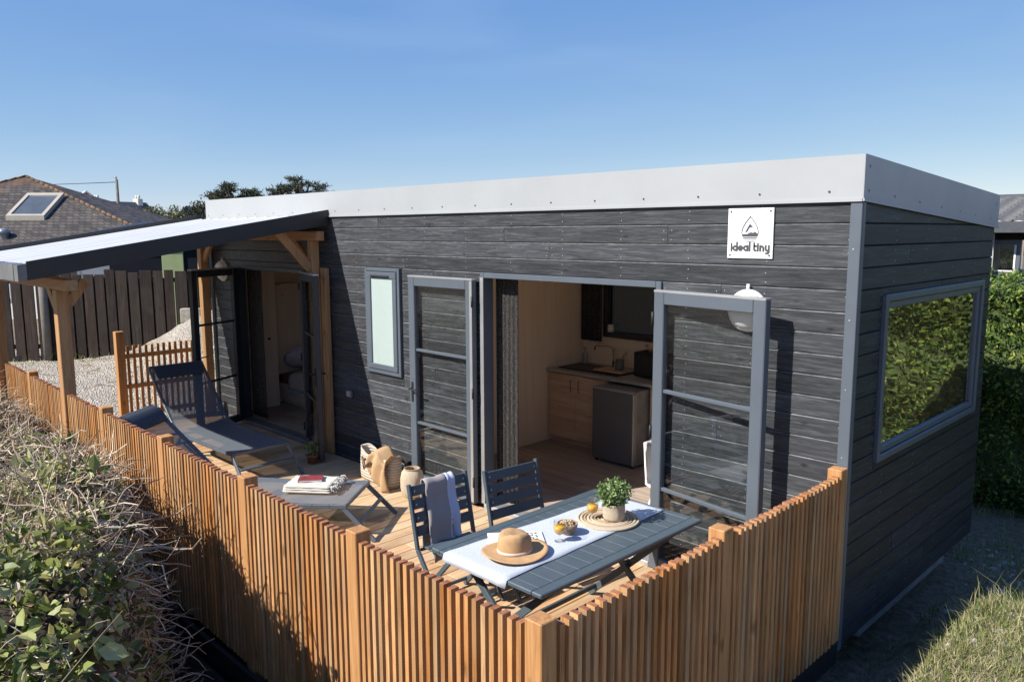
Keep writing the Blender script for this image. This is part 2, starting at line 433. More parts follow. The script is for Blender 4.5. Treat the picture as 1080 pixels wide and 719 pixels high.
M['hedgeleaf']=mk_leaf('hedge_leaves',[(0,(.035,.075,.016)),(.45,(.1,.18,.035)),(.8,(.21,.3,.055)),(1,(.38,.42,.09))],.5,.3,.3)
M['herb']=mk_leaf('small_green_leaves',[(0,(.06,.13,.03)),(.5,(.17,.27,.08)),(1,(.38,.46,.2))],.4,.25,.4)
M['macro']=mk_leaf('cypress_foliage',[(0,(.035,.045,.03)),(.6,(.08,.09,.055)),(1,(.16,.16,.1))],.7,.15,.2)
M['bush']=mk_leaf('olive_green_foliage',[(0,(.08,.09,.05)),(.5,(.17,.18,.09)),(1,(.3,.29,.16))],.6,.25,.2)
M['grassblade']=mk_leaf('grass_blades',[(0,(.07,.12,.03)),(.35,(.2,.26,.07)),(.6,(.4,.38,.17)),(1,(.62,.54,.36))],.6,.3,.2)
M['straw_grass']=mk_leaf('dry_grass_blades',[(0,(.2,.15,.08)),(.5,(.46,.38,.23)),(1,(.7,.6,.42))],.7,.2,.2)
M['hedge_dark']=mk_plain('dark_hedge_interior_shade',(.045,.036,.024),.95,0,.5,14,.6,50)  # dark body put inside the hedge for the shade between its twigs
SUN,SKY,EXPO,AIR,DUST,OZ=5.0,.095,0.66,.6,.0,1.0
# ------------------------------------------------------------------ ground
def sstep(a,b,x):
    t=np.clip((x-a)/(b-a),0,1);return t*t*(3-2*t)
def hgt(x,y):
    x=np.asarray(x,float);y=np.asarray(y,float)
    z=-.5+.44*sstep(-6.5,-9.3,x)
    z=z+1.15*np.exp(-(((x+13.9)/1.9)**2+((y-2.3)/1.5)**2))*sstep(-9.9,-11.2,x)       # spoil heap of gravel
    z=z+.05*np.sin(x*1.7+y*.6)*np.sin(y*1.3)*sstep(.2,1.2,x)
    z=z+.5*sstep(.16,.62,x)*sstep(2.5,1.0,y)*sstep(-5,-3,y)*sstep(5,3,x)                # sunny grass bank
    return z
def grid(name,xs,ys,mat,dz=0,rough=0,kind='structure'):
    X,Y=np.meshgrid(xs,ys);Z=hgt(X,Y)+dz
    if rough: Z=Z+rng.normal(0,rough,Z.shape)
    V=np.stack([X,Y,Z],-1).reshape(-1,3);nx=len(xs);ny=len(ys)
    i=(np.arange(ny-1)[:,None]*nx+np.arange(nx-1)[None]).ravel()
    F=np.stack([i,i+1,i+nx+1,i+nx],1)
    return tag(npmesh(name,V,F,mat,None,None,True),kind=kind)
def ax(lo,hi,st,far):
    a=list(np.arange(lo,hi+1e-6,st));d=st*2;x=hi
    while x<far:x+=d;d*=1.5;a.append(x)
    d=st*2;x=lo
    while x>-far:x-=d;d*=1.5;a.insert(0,x)
    return np.array(a)
t=NT('garden_soil_and_turf');v=t.coords()
n1=t.noise(v,.9,5,.6);n2=t.noise(v,14,5,.7);n3=t.noise(v,60,3,.7)
soil=t.ramp(n2,[(.25,(.16,.12,.085)),(.5,(.36,.285,.21)),(.75,(.56,.47,.37))])
turf=t.ramp(n2,[(.25,(.05,.06,.02)),(.55,(.16,.16,.06)),(.8,(.3,.26,.14))])
mr=t.n('ShaderNodeMapRange');mr.inputs[1].default_value=.30;mr.inputs[2].default_value=.46;t.l(n1,mr.inputs[0])
M['ground']=t.done(t.pbsdf(t.mix(mr.outputs[0],turf,soil),.95,0,t.bump(t.math('ADD',n2,t.math('MULTIPLY',n3,.5)),.9,.12),.1))
t=NT('pale_gravel');v=t.coords()
vo=t.n('ShaderNodeTexVoronoi');vo.inputs['Scale'].default_value=38;t.l(v,vo.inputs['Vector'])
sep=t.n('ShaderNodeSeparateColor');t.l(vo.outputs['Color'],sep.inputs[0])
vo2=t.n('ShaderNodeTexVoronoi');vo2.inputs['Scale'].default_value=15;t.l(v,vo2.inputs['Vector'])
gc=t.ramp(sep.outputs[0],[(0,(.38,.32,.25)),(.5,(.52,.45,.36)),(1,(.66,.6,.5))])
gc=t.mix(.5,gc,t.ramp(t.noise(v,1.6,5,.65),[(.3,(.4,.35,.28)),(.7,(.62,.57,.5))]))
M['gravel']=t.done(t.pbsdf(gc,.9,0,t.bump(t.math('ADD',vo.outputs['Distance'],t.math('MULTIPLY',vo2.outputs['Distance'],.8)),1.0,.05),.15))
t=NT('worn_concrete');v=t.coords()
M['concrete']=t.done(t.pbsdf(t.ramp(t.noise(v,2.2,7,.7),[(.3,(.2,.19,.175)),(.5,(.3,.295,.28)),(.75,(.4,.37,.32))]),.9,0,t.bump(t.noise(v,30,4),.5,.02),.15))
grid('ground',ax(-22,4,.4,420),ax(-9,16,.4,420),M['ground'],0)
grid('gravel_yard',np.arange(-19.2,-9.55,.12),np.arange(-2.2,4.6,.12),M['gravel'],.012,.012)
grid('concrete_path',np.arange(-18.8,-9.55,.25),np.arange(-2.9,-1.1,.25),M['concrete'],.03)

# ------------------------------------------------------------------ the tiny house
L=9.4;D=3.0;ZT=2.85;ZB=-.13
M['sunlit_edge']=mk_plain('worn_sunlit_board_edge',(.17,.175,.185),.6,0,.5,12)  # worn top edge, paled to paint the sunlit line on the front boards
house=thing('tiny_house','long black timber clad tiny house with pale grey roof edge','house',(0,0,0))
OPEN_F=[(-8.55,-6.70,-1,2.215),(-5.40,-4.74,1.115,2.285),(-3.50,-1.46,-1,2.285)]
OPEN_E=[(.44,2.70,1.07,2.24)]
OPEN_B=[(-4.31,-2.6,1.33,2.2)]
def cladding(name,u0,u1,openings,fn,mat,joints):
    """horizontal boards with chamfered edges; fn(u,z,d) gives the point at depth d behind the face"""
    mb=MB();p=.142;r=0;z=ZB
    while z<ZT-.005:
        z1=min(z+p,ZT+.02)
        bps={u0,u1}
        for a,b,c,d in openings:
            if d>z+.002 and c<z1-.002: bps|={a,b}
        js=[u0+(u1-u0)*f for f in joints[r%len(joints)]]
        segs=[];bl=sorted(bps)
        for a,b in zip(bl,bl[1:]):
            zz=[(z,z1)];m=(a+b)/2
            for oa,ob,oc,od in openings:
                if oa<m<ob:
                    nz=[]
                    for q0,q1 in zz:
                        if od<=q0 or oc>=q1:nz.append((q0,q1));continue
                        if oc>q0:nz.append((q0,oc))
                        if od<q1:nz.append((od,q1))
                    zz=nz
            for q in zz:
                if q[1]-q[0]<.004:continue
                if segs and segs[-1][1]==a and segs[-1][2:]==q:segs[-1]=(segs[-1][0],b,*q)
                else:segs.append((a,b,*q))
        out=[]
        for a,b,q0,q1 in segs:
            cut=[a]+[j for j in js if a+.15<j<b-.15]+[b]
            for k,(c0,c1) in enumerate(zip(cut,cut[1:])):out.append((c0+(.0015 if k else 0),c1-(.0015 if k<len(cut)-2 else 0),q0,q1))
        for a,b,q0,q1 in out:
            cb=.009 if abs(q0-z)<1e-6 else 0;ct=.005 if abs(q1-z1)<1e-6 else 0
            j=random.uniform(-.0012,.0012)
            pts=[(q0,.011 if cb else .0),(q0+cb,0),(q1-ct,0),(q1,.011 if ct else 0)]
            vs=[fn(a,zz,dd+j) for zz,dd in pts]+[fn(b,zz,dd+j) for zz,dd in pts]
            vs+=[fn(a,q0,.02),fn(a,q1,.02),fn(b,q0,.02),fn(b,q1,.02)]
            fs=[(0,4,5,1),(1,5,6,2),(2,6,7,3),(8,0,1,2,3,9),(10,11,7,6,5,4),(9,3,7,11),(8,10,4,0)]
            mb.add(vs,fs,0)
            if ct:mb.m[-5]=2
            # paired screws near the board ends and at studs
            us=[a+.03,b-.03]+[u for u in np.arange(math.ceil(a/.62)*.62,b,.62) if a+.1<u<b-.1]
            if q1-q0>.1:
                for u in us:
                    for dz in (.035,.1):
                        uu=u+random.uniform(-.006,.006);zz=q0+dz+random.uniform(-.006,.006)
                        vs=[fn(uu+.0045*math.cos(k*PI/3),zz+.0045*math.sin(k*PI/3),-.002) for k in range(6)]
                        mb.add(vs,[(0,1,2,3,4,5)],1)
        z=z1;r+=1
    return mb.build(name,[mat,M['screw'],M['sunlit_edge'] if name=='front_cladding' else mat],house)
JT=[(.18,.62),(.4,.8),(.3,.55,.9),(.1,.5),(.35,.72),(.22,.66,.85),(.45,.93)]
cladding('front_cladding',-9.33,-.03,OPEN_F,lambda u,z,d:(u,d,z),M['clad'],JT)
cladding('end_cladding',.03,2.96,OPEN_E,lambda u,z,d:(-d,u,z),M['clad_shade'],[(),(.55,),(),(.3,),()])
cladding('back_cladding',-9.33,-.03,[(-6.76,-5.05,1.33,2.2)],lambda u,z,d:(-9.36-u,3.0-d,z),M['clad'],JT)
cladding('far_end_cladding',.03,2.96,[],lambda u,z,d:(-9.36+d,u,z),M['clad_shade'],[(),(.5,)])
def wallbox(name,a0,a1,z0,z1,ops,fn,mat):
    """inner wall leaf with openings cut out"""
    mb=MB();bl=sorted({a0,a1}|{o[0] for o in ops}|{o[1] for o in ops})
    for a,b in zip(bl,bl[1:]):
        m=(a+b)/2;zs=[(z0,z1)]
        for oa,ob,oc,od in ops:
            if oa<m<ob:
                zs=[q for s0,s1 in zs for q in ((s0,max(s0,oc)),(min(s1,od),s1)) if q[1]-q[0]>.003]
        for s0,s1 in zs:
            x0,x1,y0,y1=fn(a,b);mb.box(x0,x1,y0,y1,s0,s1)
    return mb.build(name,mat,house)
wallbox('front_inner_wall',-9.28,-.08,-.1,2.72,OPEN_F,lambda a,b:(a,b,.0225,.10),M['intwood'])
wallbox('back_wall',-9.28,-.08,-.1,2.70,[OPEN_B[0]],lambda a,b:(a,b,2.88,2.978),M['intwood'])
wallbox('end_inner_wall',.1025,2.878,-.1,2.70,OPEN_E,lambda a,b:(-.10,-.0225,a,b),M['intwood'])
wallbox('far_inner_wall',.1025,2.878,-.1,2.70,[],lambda a,b:(-9.335,-9.26,a,b),M['intwood'])
wallbox('kitchen_partition',.1025,2.878,.034,2.60,[],lambda a,b:(-4.74,-4.66,a,b),M['intwood'])
wallbox('bathroom_partition',.1025,2.878,.034,2.60,[],lambda a,b:(-6.62,-6.56,a,b),M['intwood'])
mb=MB()
mb.box(-9.26,-.10,.1025,2.878,2.6,2.64);mb.build('ceiling',M['whitewall'],house)
mb=MB()
for i,y in enumerate(np.arange(.012,2.87,.19)):
    x=-9.25
    k=i*.7%1.3
    while x<-.11:
        x2=min(-.11,x+(k if k>.3 else 1.3));mb.box(x,x2-.002,y,min(2.87,y+.187),-.03,.03);x=x2;k=1.3
mb.build('floor_boards',M['intfloor'],house)
mb=MB();mb.box(-9.3,-.05,.025,2.95,-.13,-.04);mb.build('floor_frame',M['black'],house)
# roof and fascia (the back edge drops by 16 cm)
mb=MB();vs=[(-9.39,-.01,3.10),(.005,-.01,3.10),(.005,2.98,2.94),(-9.39,2.98,2.94)]
mb.add(vs+[(x,y,z-.12) for x,y,z in vs],[(0,1,2,3),(7,6,5,4),(0,4,5,1),(1,5,6,2),(2,6,7,3),(3,7,4,0)]);mb.build('roof',M['slate2'],house)
fas=MB()
fas.box(-9.40,.012,-.016,-.0125,ZT,3.133);fas.box(-9.40,.012,-.0125,.0,3.127,3.133)
fas.box(-9.40,.012,-.026,-.0165,ZT-.006,ZT+.012)
def slope(y):return -.163*y/3.0
vs=[]
def sl(x0,x1,y0,y1,z0,z1):
    fas.add([(x0,y0,z0+slope(y0)),(x1,y0,z0+slope(y0)),(x1,y1,z0+slope(y1)),(x0,y1,z0+slope(y1)),
             (x0,y0,z1+slope(y0)),(x1,y0,z1+slope(y0)),(x1,y1,z1+slope(y1)),(x0,y1,z1+slope(y1))],
            [(0,3,2,1),(4,5,6,7),(0,1,5,4),(1,2,6,5),(2,3,7,6),(3,0,4,7)])
sl(.0125,.016,-.016,3.0,ZT,3.133);sl(.0165,.026,-.026,3.0,ZT-.006,ZT+.012)
sl(-9.404,-9.4005,-.016,3.0,ZT,3.133);fas.box(-9.40,.012,3.001,3.005,ZT-.163,2.97)
mb=fas
for i in range(20):mb.disc((-.2-i*.48,-.019,ZT+.06),.008,8,1,'y')
for y in (.06,.5,.98,1.45,1.9,2.3,2.75):mb.disc((.018,y,ZT+.065+slope(y)),.009,8,1,'x')
mb.disc((.018,.06,ZT+.21),.009,8,1,'x');mb.disc((.018,2.9,ZT+.2+slope(2.9)),.009,8,1,'x')
fas.build('roof_fascia',[M['fascia'],M['screwd']],house)
mb=MB();mb.bbox(-.062,.012,-.014,-.002,ZB,ZT-.008,.003);mb.bbox(.0025,.014,-.0015,.042,ZB,ZT-.008,.003)
mb.bbox(-9.38,-9.30,-.014,-.002,ZB,ZT-.008,.003)
ct=mb.build('corner_trim',M['alu'],house)
mb=MB()
for z in np.arange(.3,2.8,.45):mb.disc((-.03,-.0165,z),.006,8,0,'y')
mb.build('trim_screws',M['screw'],ct)
mb=MB();mb.box(-.10,-.05,.5,2.38,-.245,-.135);mb.box(-.5,-.44,.1,2.9,-.33,-.145);mb.build('chassis_beam',M['galv'],house)
mb=MB();mb.box(-9.2,-.6,.3,2.7,-.6,-.15);mb.build('chassis',M['black'],house)

# --- opening frames, doors and windows
def frame(name,x0,x1,z0,z1,w,y0,y1,mat,bottom=True,sill=None):
    mb=MB();mb.bbox(x0,x0+w,y0,y1,z0,z1,.004);mb.bbox(x1-w,x1,y0,y1,z0,z1,.004)
    mb.bbox(x0+w+.0005,x1-w-.0005,y0,y1,z1-w,z1,.004)
    if bottom:mb.bbox(x0+w+.0005,x1-w-.0005,y0,y1,z0,z0+w,.004)
    return mb.build(name,mat,house)
kf=frame('kitchen_door_frame',-3.50,-1.46,.03,2.287,.05,-.022,.105,M['alu'],False)
mb=MB();mb.box(-3.4975,-3.4525,-.0255,-.0225,.04,2.24);mb.build('pale_jamb_edge',M['alul'],kf)
mb=MB();mb.bbox(-3.449,-1.511,-.045,.11,-.02,.045,.006);mb.build('door_sill',M['alul'],kf)
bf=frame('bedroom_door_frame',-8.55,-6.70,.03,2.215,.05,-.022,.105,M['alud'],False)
mb=MB();mb.box(-8.5475,-8.5025,-.0255,-.0225,.04,2.17);mb.build('pale_jamb_edge',M['alul'],bf)
mb=MB();mb.bbox(-8.499,-6.751,-.055,.11,-.02,.05,.006);mb.build('door_sill',M['gutter'],bf)
def leaf(name,label,hinge,ang,w,h,mat,flip=1,handle=True,strip=False):
    """glazed door leaf: local x runs from the hinge to the free edge, ang is its heading"""
    s=.1;T=.03;z0=0
    mb=MB();mb.bbox(0,s,-T,T,z0,h,.006);mb.bbox(w-s,w,-T,T,z0,h,.006)
    mb.bbox(s+.0005,w-s-.0005,-T,T,h-s,h,.006);mb.bbox(s+.0005,w-s-.0005,-T,T,z0,z0+s,.006)
    o=mb.build(name,mat,house,(hinge[0],hinge[1],.03),ang);
    if label:o['label']=label
    mb=MB();mb.box(s-.01,w-s+.01,-.004,.004,s-.01,h-s+.01);mb.build('pane',M['glass'],o)
    mb=MB()
    for z in (.66,1.43):
        mb.bbox(s,w-s,-.015,-.005,z-.014,z+.014,.003);mb.bbox(s,w-s,.005,.015,z-.014,z+.014,.003)
    mb.build('glazing_bar',mat,o)
    mb=MB();mb.bbox(.0,w,-T-.003,T+.003,h-.011,h+.008,.003);mb.build('top_edge',M['alul'],o)  # pale lip wraps the rim to paint the glint along it
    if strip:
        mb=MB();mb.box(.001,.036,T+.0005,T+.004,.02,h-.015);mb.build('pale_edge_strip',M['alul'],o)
    mb=MB()
    for sd in ((-1,1) if handle else ()):
        x=w-s*.5
        mb.bbox(x-.014,x+.014,sd*(T+.001),sd*(T+.009),.88,1.09,.003)
        mb.tube([(x,sd*(T+.008),1.02),(x,sd*(T+.05),1.02),(x-.115,sd*(T+.052),1.02)],.008,8)
    if handle:mb.build('handle',M['black'],o)
    mb=MB()
    for z in (.22,1.1,1.98):mb.tube([(-.004,flip*(T+.004),z-.05),(-.004,flip*(T+.004),z+.05)],.011,8)
    mb.build('hinge',M['black'],o)
    return o
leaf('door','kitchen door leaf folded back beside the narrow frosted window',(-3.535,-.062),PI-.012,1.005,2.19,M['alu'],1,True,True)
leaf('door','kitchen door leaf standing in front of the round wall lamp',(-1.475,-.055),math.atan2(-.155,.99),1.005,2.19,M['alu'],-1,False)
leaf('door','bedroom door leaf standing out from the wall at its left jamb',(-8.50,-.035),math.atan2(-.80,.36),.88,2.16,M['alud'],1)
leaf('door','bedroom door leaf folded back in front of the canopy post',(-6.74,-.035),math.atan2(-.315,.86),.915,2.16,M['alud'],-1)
# frosted bathroom window
wf=frame('bathroom_window',-5.385,-4.757,1.118,2.285,.04,-.03,.06,M['alu'])
wf['label']='narrow frosted window in a blue grey frame'
mb=MB();mb.bbox(-5.34,-4.802,-.042,-.015,1.165,1.225,.006);mb.bbox(-5.34,-4.802,-.042,-.015,2.17,2.24,.006)
mb.bbox(-5.34,-5.27,-.042,-.015,1.2255,2.1695,.006);mb.bbox(-4.872,-4.802,-.042,-.015,1.2255,2.1695,.006);mb.build('sash',M['alu'],wf)
mb=MB();mb.box(-5.275,-4.867,-.026,-.012,1.22,2.175);mb.build('pane',M['frost'],wf)
mb=MB();mb.bbox(-5.25,-4.92,-.058,-.0425,2.185,2.205,.004);mb.build('vent',M['alud'],wf)
# picture window in the end wall
mb=MB();e0,e1,f0,f1=.445,2.695,1.075,2.238
def eb(y0,y1,z0,z1,x0=-.06,x1=.03):mb.bbox(x0,x1,y0,y1,z0,z1,.006)
eb(e0,e0+.05,f0,f1);eb(e1-.05,e1,f0,f1);eb(e0+.0505,e1-.0505,f1-.05,f1);eb(e0+.0505,e1-.0505,f0,f0+.05)
pw=mb.build('picture_window',M['alu'],house);pw['label']='large picture window in the shaded end wall'
mb=MB();eb(e0+.051,e0+.10,f0+.051,f1-.051,-.05,.012);eb(e1-.10,e1-.051,f0+.051,f1-.051,-.05,.012)
eb(e0+.1005,e1-.1005,f1-.10,f1-.051,-.05,.012);eb(e0+.1005,e1-.1005,f0+.051,f0+.10,-.05,.012);mb.build('sash',M['alu'],pw)
mb=MB();mb.box(-.02,-.008,e0+.095,e1-.095,f0+.095,f1-.095);mb.build('pane',M['glass_end'],pw)
# kitchen back window
mb=MB();mb.bbox(-4.31,-4.25,2.85,2.97,1.33,2.2,.004);mb.bbox(-2.66,-2.6,2.85,2.97,1.33,2.2,.004)
mb.bbox(-4.2495,-2.6605,2.85,2.97,2.14,2.2,.004);mb.bbox(-4.2495,-2.6605,2.84,2.97,1.33,1.40,.004)
kw=mb.build('kitchen_window',M['alud'],house)
mb=MB();mb.box(-4.25,-2.66,2.93,2.94,1.40,2.14);mb.build('pane',M['glass_dark'],kw)

# ------------------------------------------------------------------ things on the house wall
sg=thing('sign','square white sign with water drop logo screwed on the black wall','sign',(-.743,-.0,2.648))
mb=MB();mb.bbox(-.171,.171,-.013,-.003,-.172,.172,.002);mb.build('board',M['white'],sg)
mb=MB()
for x in (-.148,.148):
    for z in (-.15,.15):mb.disc((x,-.0145,z),.0075,10,0,'y')
mb.build('screws',M['screwd'],sg)
def flat(mb,poly,y0=-.0162,y1=-.0132,mi=0):mb.prism(poly,lambda u,v,t:(u,t,v),y0,y1,mi)
def strokeline(mb,pts,w,closed=False,**k):
    n=len(pts)
    for i in range(n if closed else n-1):
        a=Vector(pts[i]);b=Vector(pts[(i+1)%n]);d=(b-a)
        if d.length<1e-6:continue
        e=d.normalized()*w*.42;q=Vector((-d.y,d.x)).normalized()*w/2
        a2=a-e;b2=b+e
        flat(mb,[tuple(a2-q),tuple(b2-q),tuple(b2+q),tuple(a2+q)],-.0162-i*2e-5,-.0132,**k)
mb=MB()
# the drop: pointed top, round sides, open at the water line
def dropx(t):return .063*math.sin(PI*min(1,t)**.8*.5)
left=[(0,.115),(-.018,.094),(-.038,.069),(-.053,.043),(-.0605,.02),(-.0615,.002),(-.059,-.004)]
strokeline(mb,left,.0048);strokeline(mb,[(-x,z) for x,z in left],.0048)
flat(mb,[(-.0605,-.006),(-.057,-.021),(.057,-.021),(.0605,-.006),(.047,.006),(.036,.013),(.026,.004),(.012,.008),(-.005,.005),(-.018,-.003)])   # sea
flat(mb,[(-.036,.008),(-.012,.051),(-.003,.064),(.003,.062),(.022,.044),(.012,.046),(.004,.04),(-.002,.044),(-.012,.03),(-.02,.014)])          # mountain
flat(mb,[(-.0535,-.0275),(-.050,-.0345),(.050,-.0345),(.0535,-.0275)])
dl=mb.build('logo',M['ink'],sg)
mb=MB();flat(mb,[(-.046,-.0405),(-.041,-.0465),(.041,-.0465),(.046,-.0405)]);flat(mb,[(-.034,-.0515),(-.027,-.0565),(.027,-.0565),(.034,-.0515)]);mb.build('logo_ripples',M['inkl'],sg)
# lettering: ideal tiny, in rounded strokes
mb=MB();W=.0098;zb=-.118;xh=.034
def arc(cx,cz,r,a0,a1,n=9,rz=None):
    rz=rz or r
    return [(cx+r*math.cos(R(a0+(a1-a0)*i/n)),cz+rz*math.sin(R(a0+(a1-a0)*i/n))) for i in range(n+1)]
x=-.138;W=.0122;r=xh/2-W/2+.004
def st(p,c=False):strokeline(mb,p,W,c)
st([(x,zb),(x,zb+xh)]);st([(x-.0005,zb+.047),(x+.0005,zb+.047)])                                        # i
cx=x+.029;st(arc(cx,zb+xh/2,.0135,0,360,14,xh/2-.004),False);st([(cx+.0135,zb),(cx+.0135,zb+.056)])         # d
cx+=.041;st([(cx-.012,zb+xh/2)]+[(cx+.013,zb+xh/2)]+arc(cx,zb+xh/2,.0135,20,310,12,xh/2-.004))           # e
cx+=.040;st(arc(cx,zb+xh/2,.0135,0,360,14,xh/2-.004));st([(cx+.0135,zb),(cx+.0135,zb+xh)])                 # a
cx+=.0295;st([(cx,zb),(cx,zb+.056)])                                                                    # l
cx+=.034;st([(cx,zb+.052),(cx,zb+.008),(cx+.006,zb+.002),(cx+.012,zb+.002)]);st([(cx,zb+xh-.002),(cx+.013,zb+xh-.002)])   # t
cx+=.0275;st([(cx,zb),(cx,zb+xh)]);st([(cx-.0005,zb+.047),(cx+.0005,zb+.047)])                            # i
cx+=.0175;st([(cx,zb),(cx,zb+xh)]);st(arc(cx+.0115,zb+xh-.0155,.0115,180,0,8)+[(cx+.023,zb)])            # n
cx+=.0405;st([(cx,zb+xh)]+arc(cx+.0115,zb+.0135,.0115,180,360,8)+[(cx+.023,zb+xh)]);st([(cx+.023,zb+xh),(cx+.023,zb-.008),(cx+.016,zb-.016),(cx+.003,zb-.016)])  # y
mb.build('lettering',M['ink'],sg)
def wall_lamp(loc,label):
    t=thing('wall_lamp',label,'lamp',loc,0,'round wall lamps')
    mb=MB();mb.lathe([(0.001,0),(.148,0),(.15,.012),(.146,.03),(.13,.04),(.001,.04)],36);
    b=mb.build('lamp_base',M['white'],t);b.rotation_euler=(PI/2,0,0)
    mb=MB();pr=[(.128*math.cos(a),.036+.07*math.sin(a)) for a in np.linspace(0,PI/2,9)];mb.lathe(pr,36);d=mb.build('diffuser',M['white'],t);d.rotation_euler=(PI/2,0,0)
    # half hood over the upper half
    mb=MB()
    n=20;m=8;vs=[]
    for i in range(n+1):
        a=R(-8+196*i/n)
        for j in range(m+1):
            b=PI/2*j/m*.72
            vs.append((.137*math.cos(b)*math.cos(a),-(.038+.084*math.sin(b)),.137*math.cos(b)*math.sin(a)))
    fs=[(i*(m+1)+j,(i+1)*(m+1)+j,(i+1)*(m+1)+j+1,i*(m+1)+j+1) for i in range(n) for j in range(m)]
    mb.add(vs,fs,0,True);mb.build('hood',M['white'],t)
    mb=MB();mb.tube([(0,-.02,.14),(0,-.02,.185)],.012,8);mb.build('cable_gland',M['white'],t)
wall_lamp((-.735,-.004,2.115),'round white wall lamp seen through the right kitchen door')
wall_lamp((-8.94,-.004,2.13),'round white wall lamp under the canopy behind the bedroom door')
so=thing('wall_socket','small grey outdoor socket on the shaded black wall','socket',(-5.76,-.003,.8))
mb=MB();mb.bbox(-.04,.04,-.045,0,-.045,.045,.012);mb.build('housing',M['gutter'],so)
mb=MB();mb.bbox(-.033,.033,-.058,-.0455,-.03,.036,.008);mb.build('lid',M['alul'],so)
# ------------------------------------------------------------------ deck
deck=thing('wooden_deck','sunny plank deck between the black house and the slatted fence','deck',(0,0,0))
mb=MB();x=-9.52
while x<-.1:
    j=random.uniform(.8,2.1)
    mb.bbox(x,x+.1375,-2.83+.0*x,-.82-j*.0+(-j*.35),-.028,0,.003);mb.bbox(x,x+.1375,-.817-j*.35,-.03,-.028,random.uniform(-.001,.001),.003)
    x+=.145
mb.build('planks',M['deck'],deck)
mb=MB();mb.box(-9.55,-.075,-2.82,-2.78,-.2,-.031);mb.box(-9.55,-.075,-1.4,-1.36,-.2,-.031);mb.box(-9.55,-.075,-.08,-.04,-.2,-.031)
mb.build('joists',M['black'],deck)
mb=MB();mb.bbox(-.062,.012,-2.83,-.03,-.21,-.052,.004);mb.build('edge_beam',M['black'],deck)
mb=MB();mb.box(-9.5,-.07,-2.93,-2.9,-.62,-.14);mb.build('skirting',M['black'],deck)

# ------------------------------------------------------------------ fences
def fline(x):return -2.885-.018*x
def slats(mb,p,q,pitch,w,dep,z0,z1,side):
    """upright slats between p and q (2D); side is the offset direction of the depth"""
    p=Vector((*p,0));q=Vector((*q,0));d=q-p;Ln=d.length;d.normalize();s=Vector((-d.y,d.x,0))*side
    n=int((Ln+.001)//pitch);off=(Ln-(n-1)*pitch-w)/2
    for i in range(n):
        a=p+d*(off+i*pitch+random.uniform(-.0015,.0015));b=a+d*w;dz=random.uniform(-.005,.005);tl=random.uniform(-.002,.002)
        dp=s*(dep+random.uniform(-.002,.002))
        o=s*random.uniform(-.0015,.0015)
        vs=[a+o,b+o,b+dp,a+dp];vs=[(v.x,v.y,z0) for v in vs]+[(v.x+tl*d.x,v.y+tl*d.y,z1+dz) for v in vs]
        mb.add(vs,[(0,1,5,4),(1,2,6,5),(2,3,7,6),(3,0,4,7),(3,2,1,0)],0);mb.add(vs[4:],[(0,1,2,3)],1)
def postm(x,y,z0,z1,s=.094):
    mb=MB();mb.bbox(x-s/2,x+s/2,y-s/2,y+s/2,z0,z1,.004);return mb
ff=thing('slatted_fence','long orange brown slatted fence in front of the deck and beside the hedge','fence',(0,0,0))
px=[-.027,-1.347,-2.617,-4.0,-5.40,-7.93,-9.55]
for x in px:
    postm(x,fline(x),-.45,1.145).build('post',M['post'],ff)
cuts=sorted(px+[-6.52],reverse=True)
for a,b in zip(cuts,cuts[1:]):
    x0=b+(.058 if b==-6.52 else .052);x1=a-(.058 if a==-6.52 else .052)
    mb=MB();slats(mb,(x0,fline(x0)-.044),(x1,fline(x1)-.044),.055,.028,.046,-.13,1.105,1);mb.build('slat_panel',[M['slat'],M['endgrain']],ff)
    mb=MB()
    for z in (.08,.52,.96):mb.bar((x0,fline(x0)+.022,z),(x1,fline(x1)+.022,z),.034,.07)
    mb.build('rail',M['post'],ff)
sf=thing('slatted_fence','short shaded slatted fence from the corner post to the house corner','fence',(0,0,0))
py=[-1.515,-.075]
for y in py:postm(-.027,y,-.04,1.145).build('post',M['post'],sf)
ys=[fline(0)]+py
for a,b in zip(ys,ys[1:]):
    mb=MB();slats(mb,(.018,a+.052),(.018,b-.052),.055,.028,.046,-.048,1.105,1);mb.build('slat_panel',[M['slat'],M['endgrain']],sf)
    mb=MB()
    for z in (.08,.52,.96):mb.bar((-.048,a+.05,z),(-.048,b-.05,z),.034,.07)
    mb.build('rail',M['post'],sf)
pf=thing('slatted_fence','low slatted partition fence behind the lounger with the gravel yard beyond','fence',(0,0,0))
postm(-9.60,-1.27,-.3,1.31,.11).build('post',M['post'],pf)
mb=MB();slats(mb,(-9.62,-1.20),(-9.62,-.19),.083,.036,.03,.03,1.09,1);mb.build('slat_panel',[M['slat'],M['endgrain']],pf)
mb=MB()
for z in (.12,.52,.95):mb.bar((-9.602,-1.21,z),(-9.602,-.18,z),.034,.06)
mb.build('rail',M['post'],pf)

# ------------------------------------------------------------------ canopy over the bedroom end
ca=thing('canopy','sloping canopy with white corrugated sheet and black edges over the deck','canopy',(0,0,0))
X0,X1,YO=-9.60,-6.10,-3.14
def cz(y):return 2.93+.1635*y
def slab(mb,x0,x1,y0,y1,zl,zh,mi=0):
    mb.add([(x0,y0,cz(y0)+zl),(x1,y0,cz(y0)+zl),(x1,y1,cz(y1)+zl),(x0,y1,cz(y1)+zl),(x0,y0,cz(y0)+zh),(x1,y0,cz(y0)+zh),(x1,y1,cz(y1)+zh),(x0,y1,cz(y1)+zh)],
           [(0,3,2,1),(4,5,6,7),(0,1,5,4),(1,2,6,5),(2,3,7,6),(3,0,4,7)],mi)
n=230;xs=np.linspace(X0+.03,X1-.03,n);ph=((xs-X0)%.28)/.28
zz=-.085+.03*np.clip(np.minimum((ph)/.12,(.42-ph)/.12),0,1)
mb=MB();vs=[]
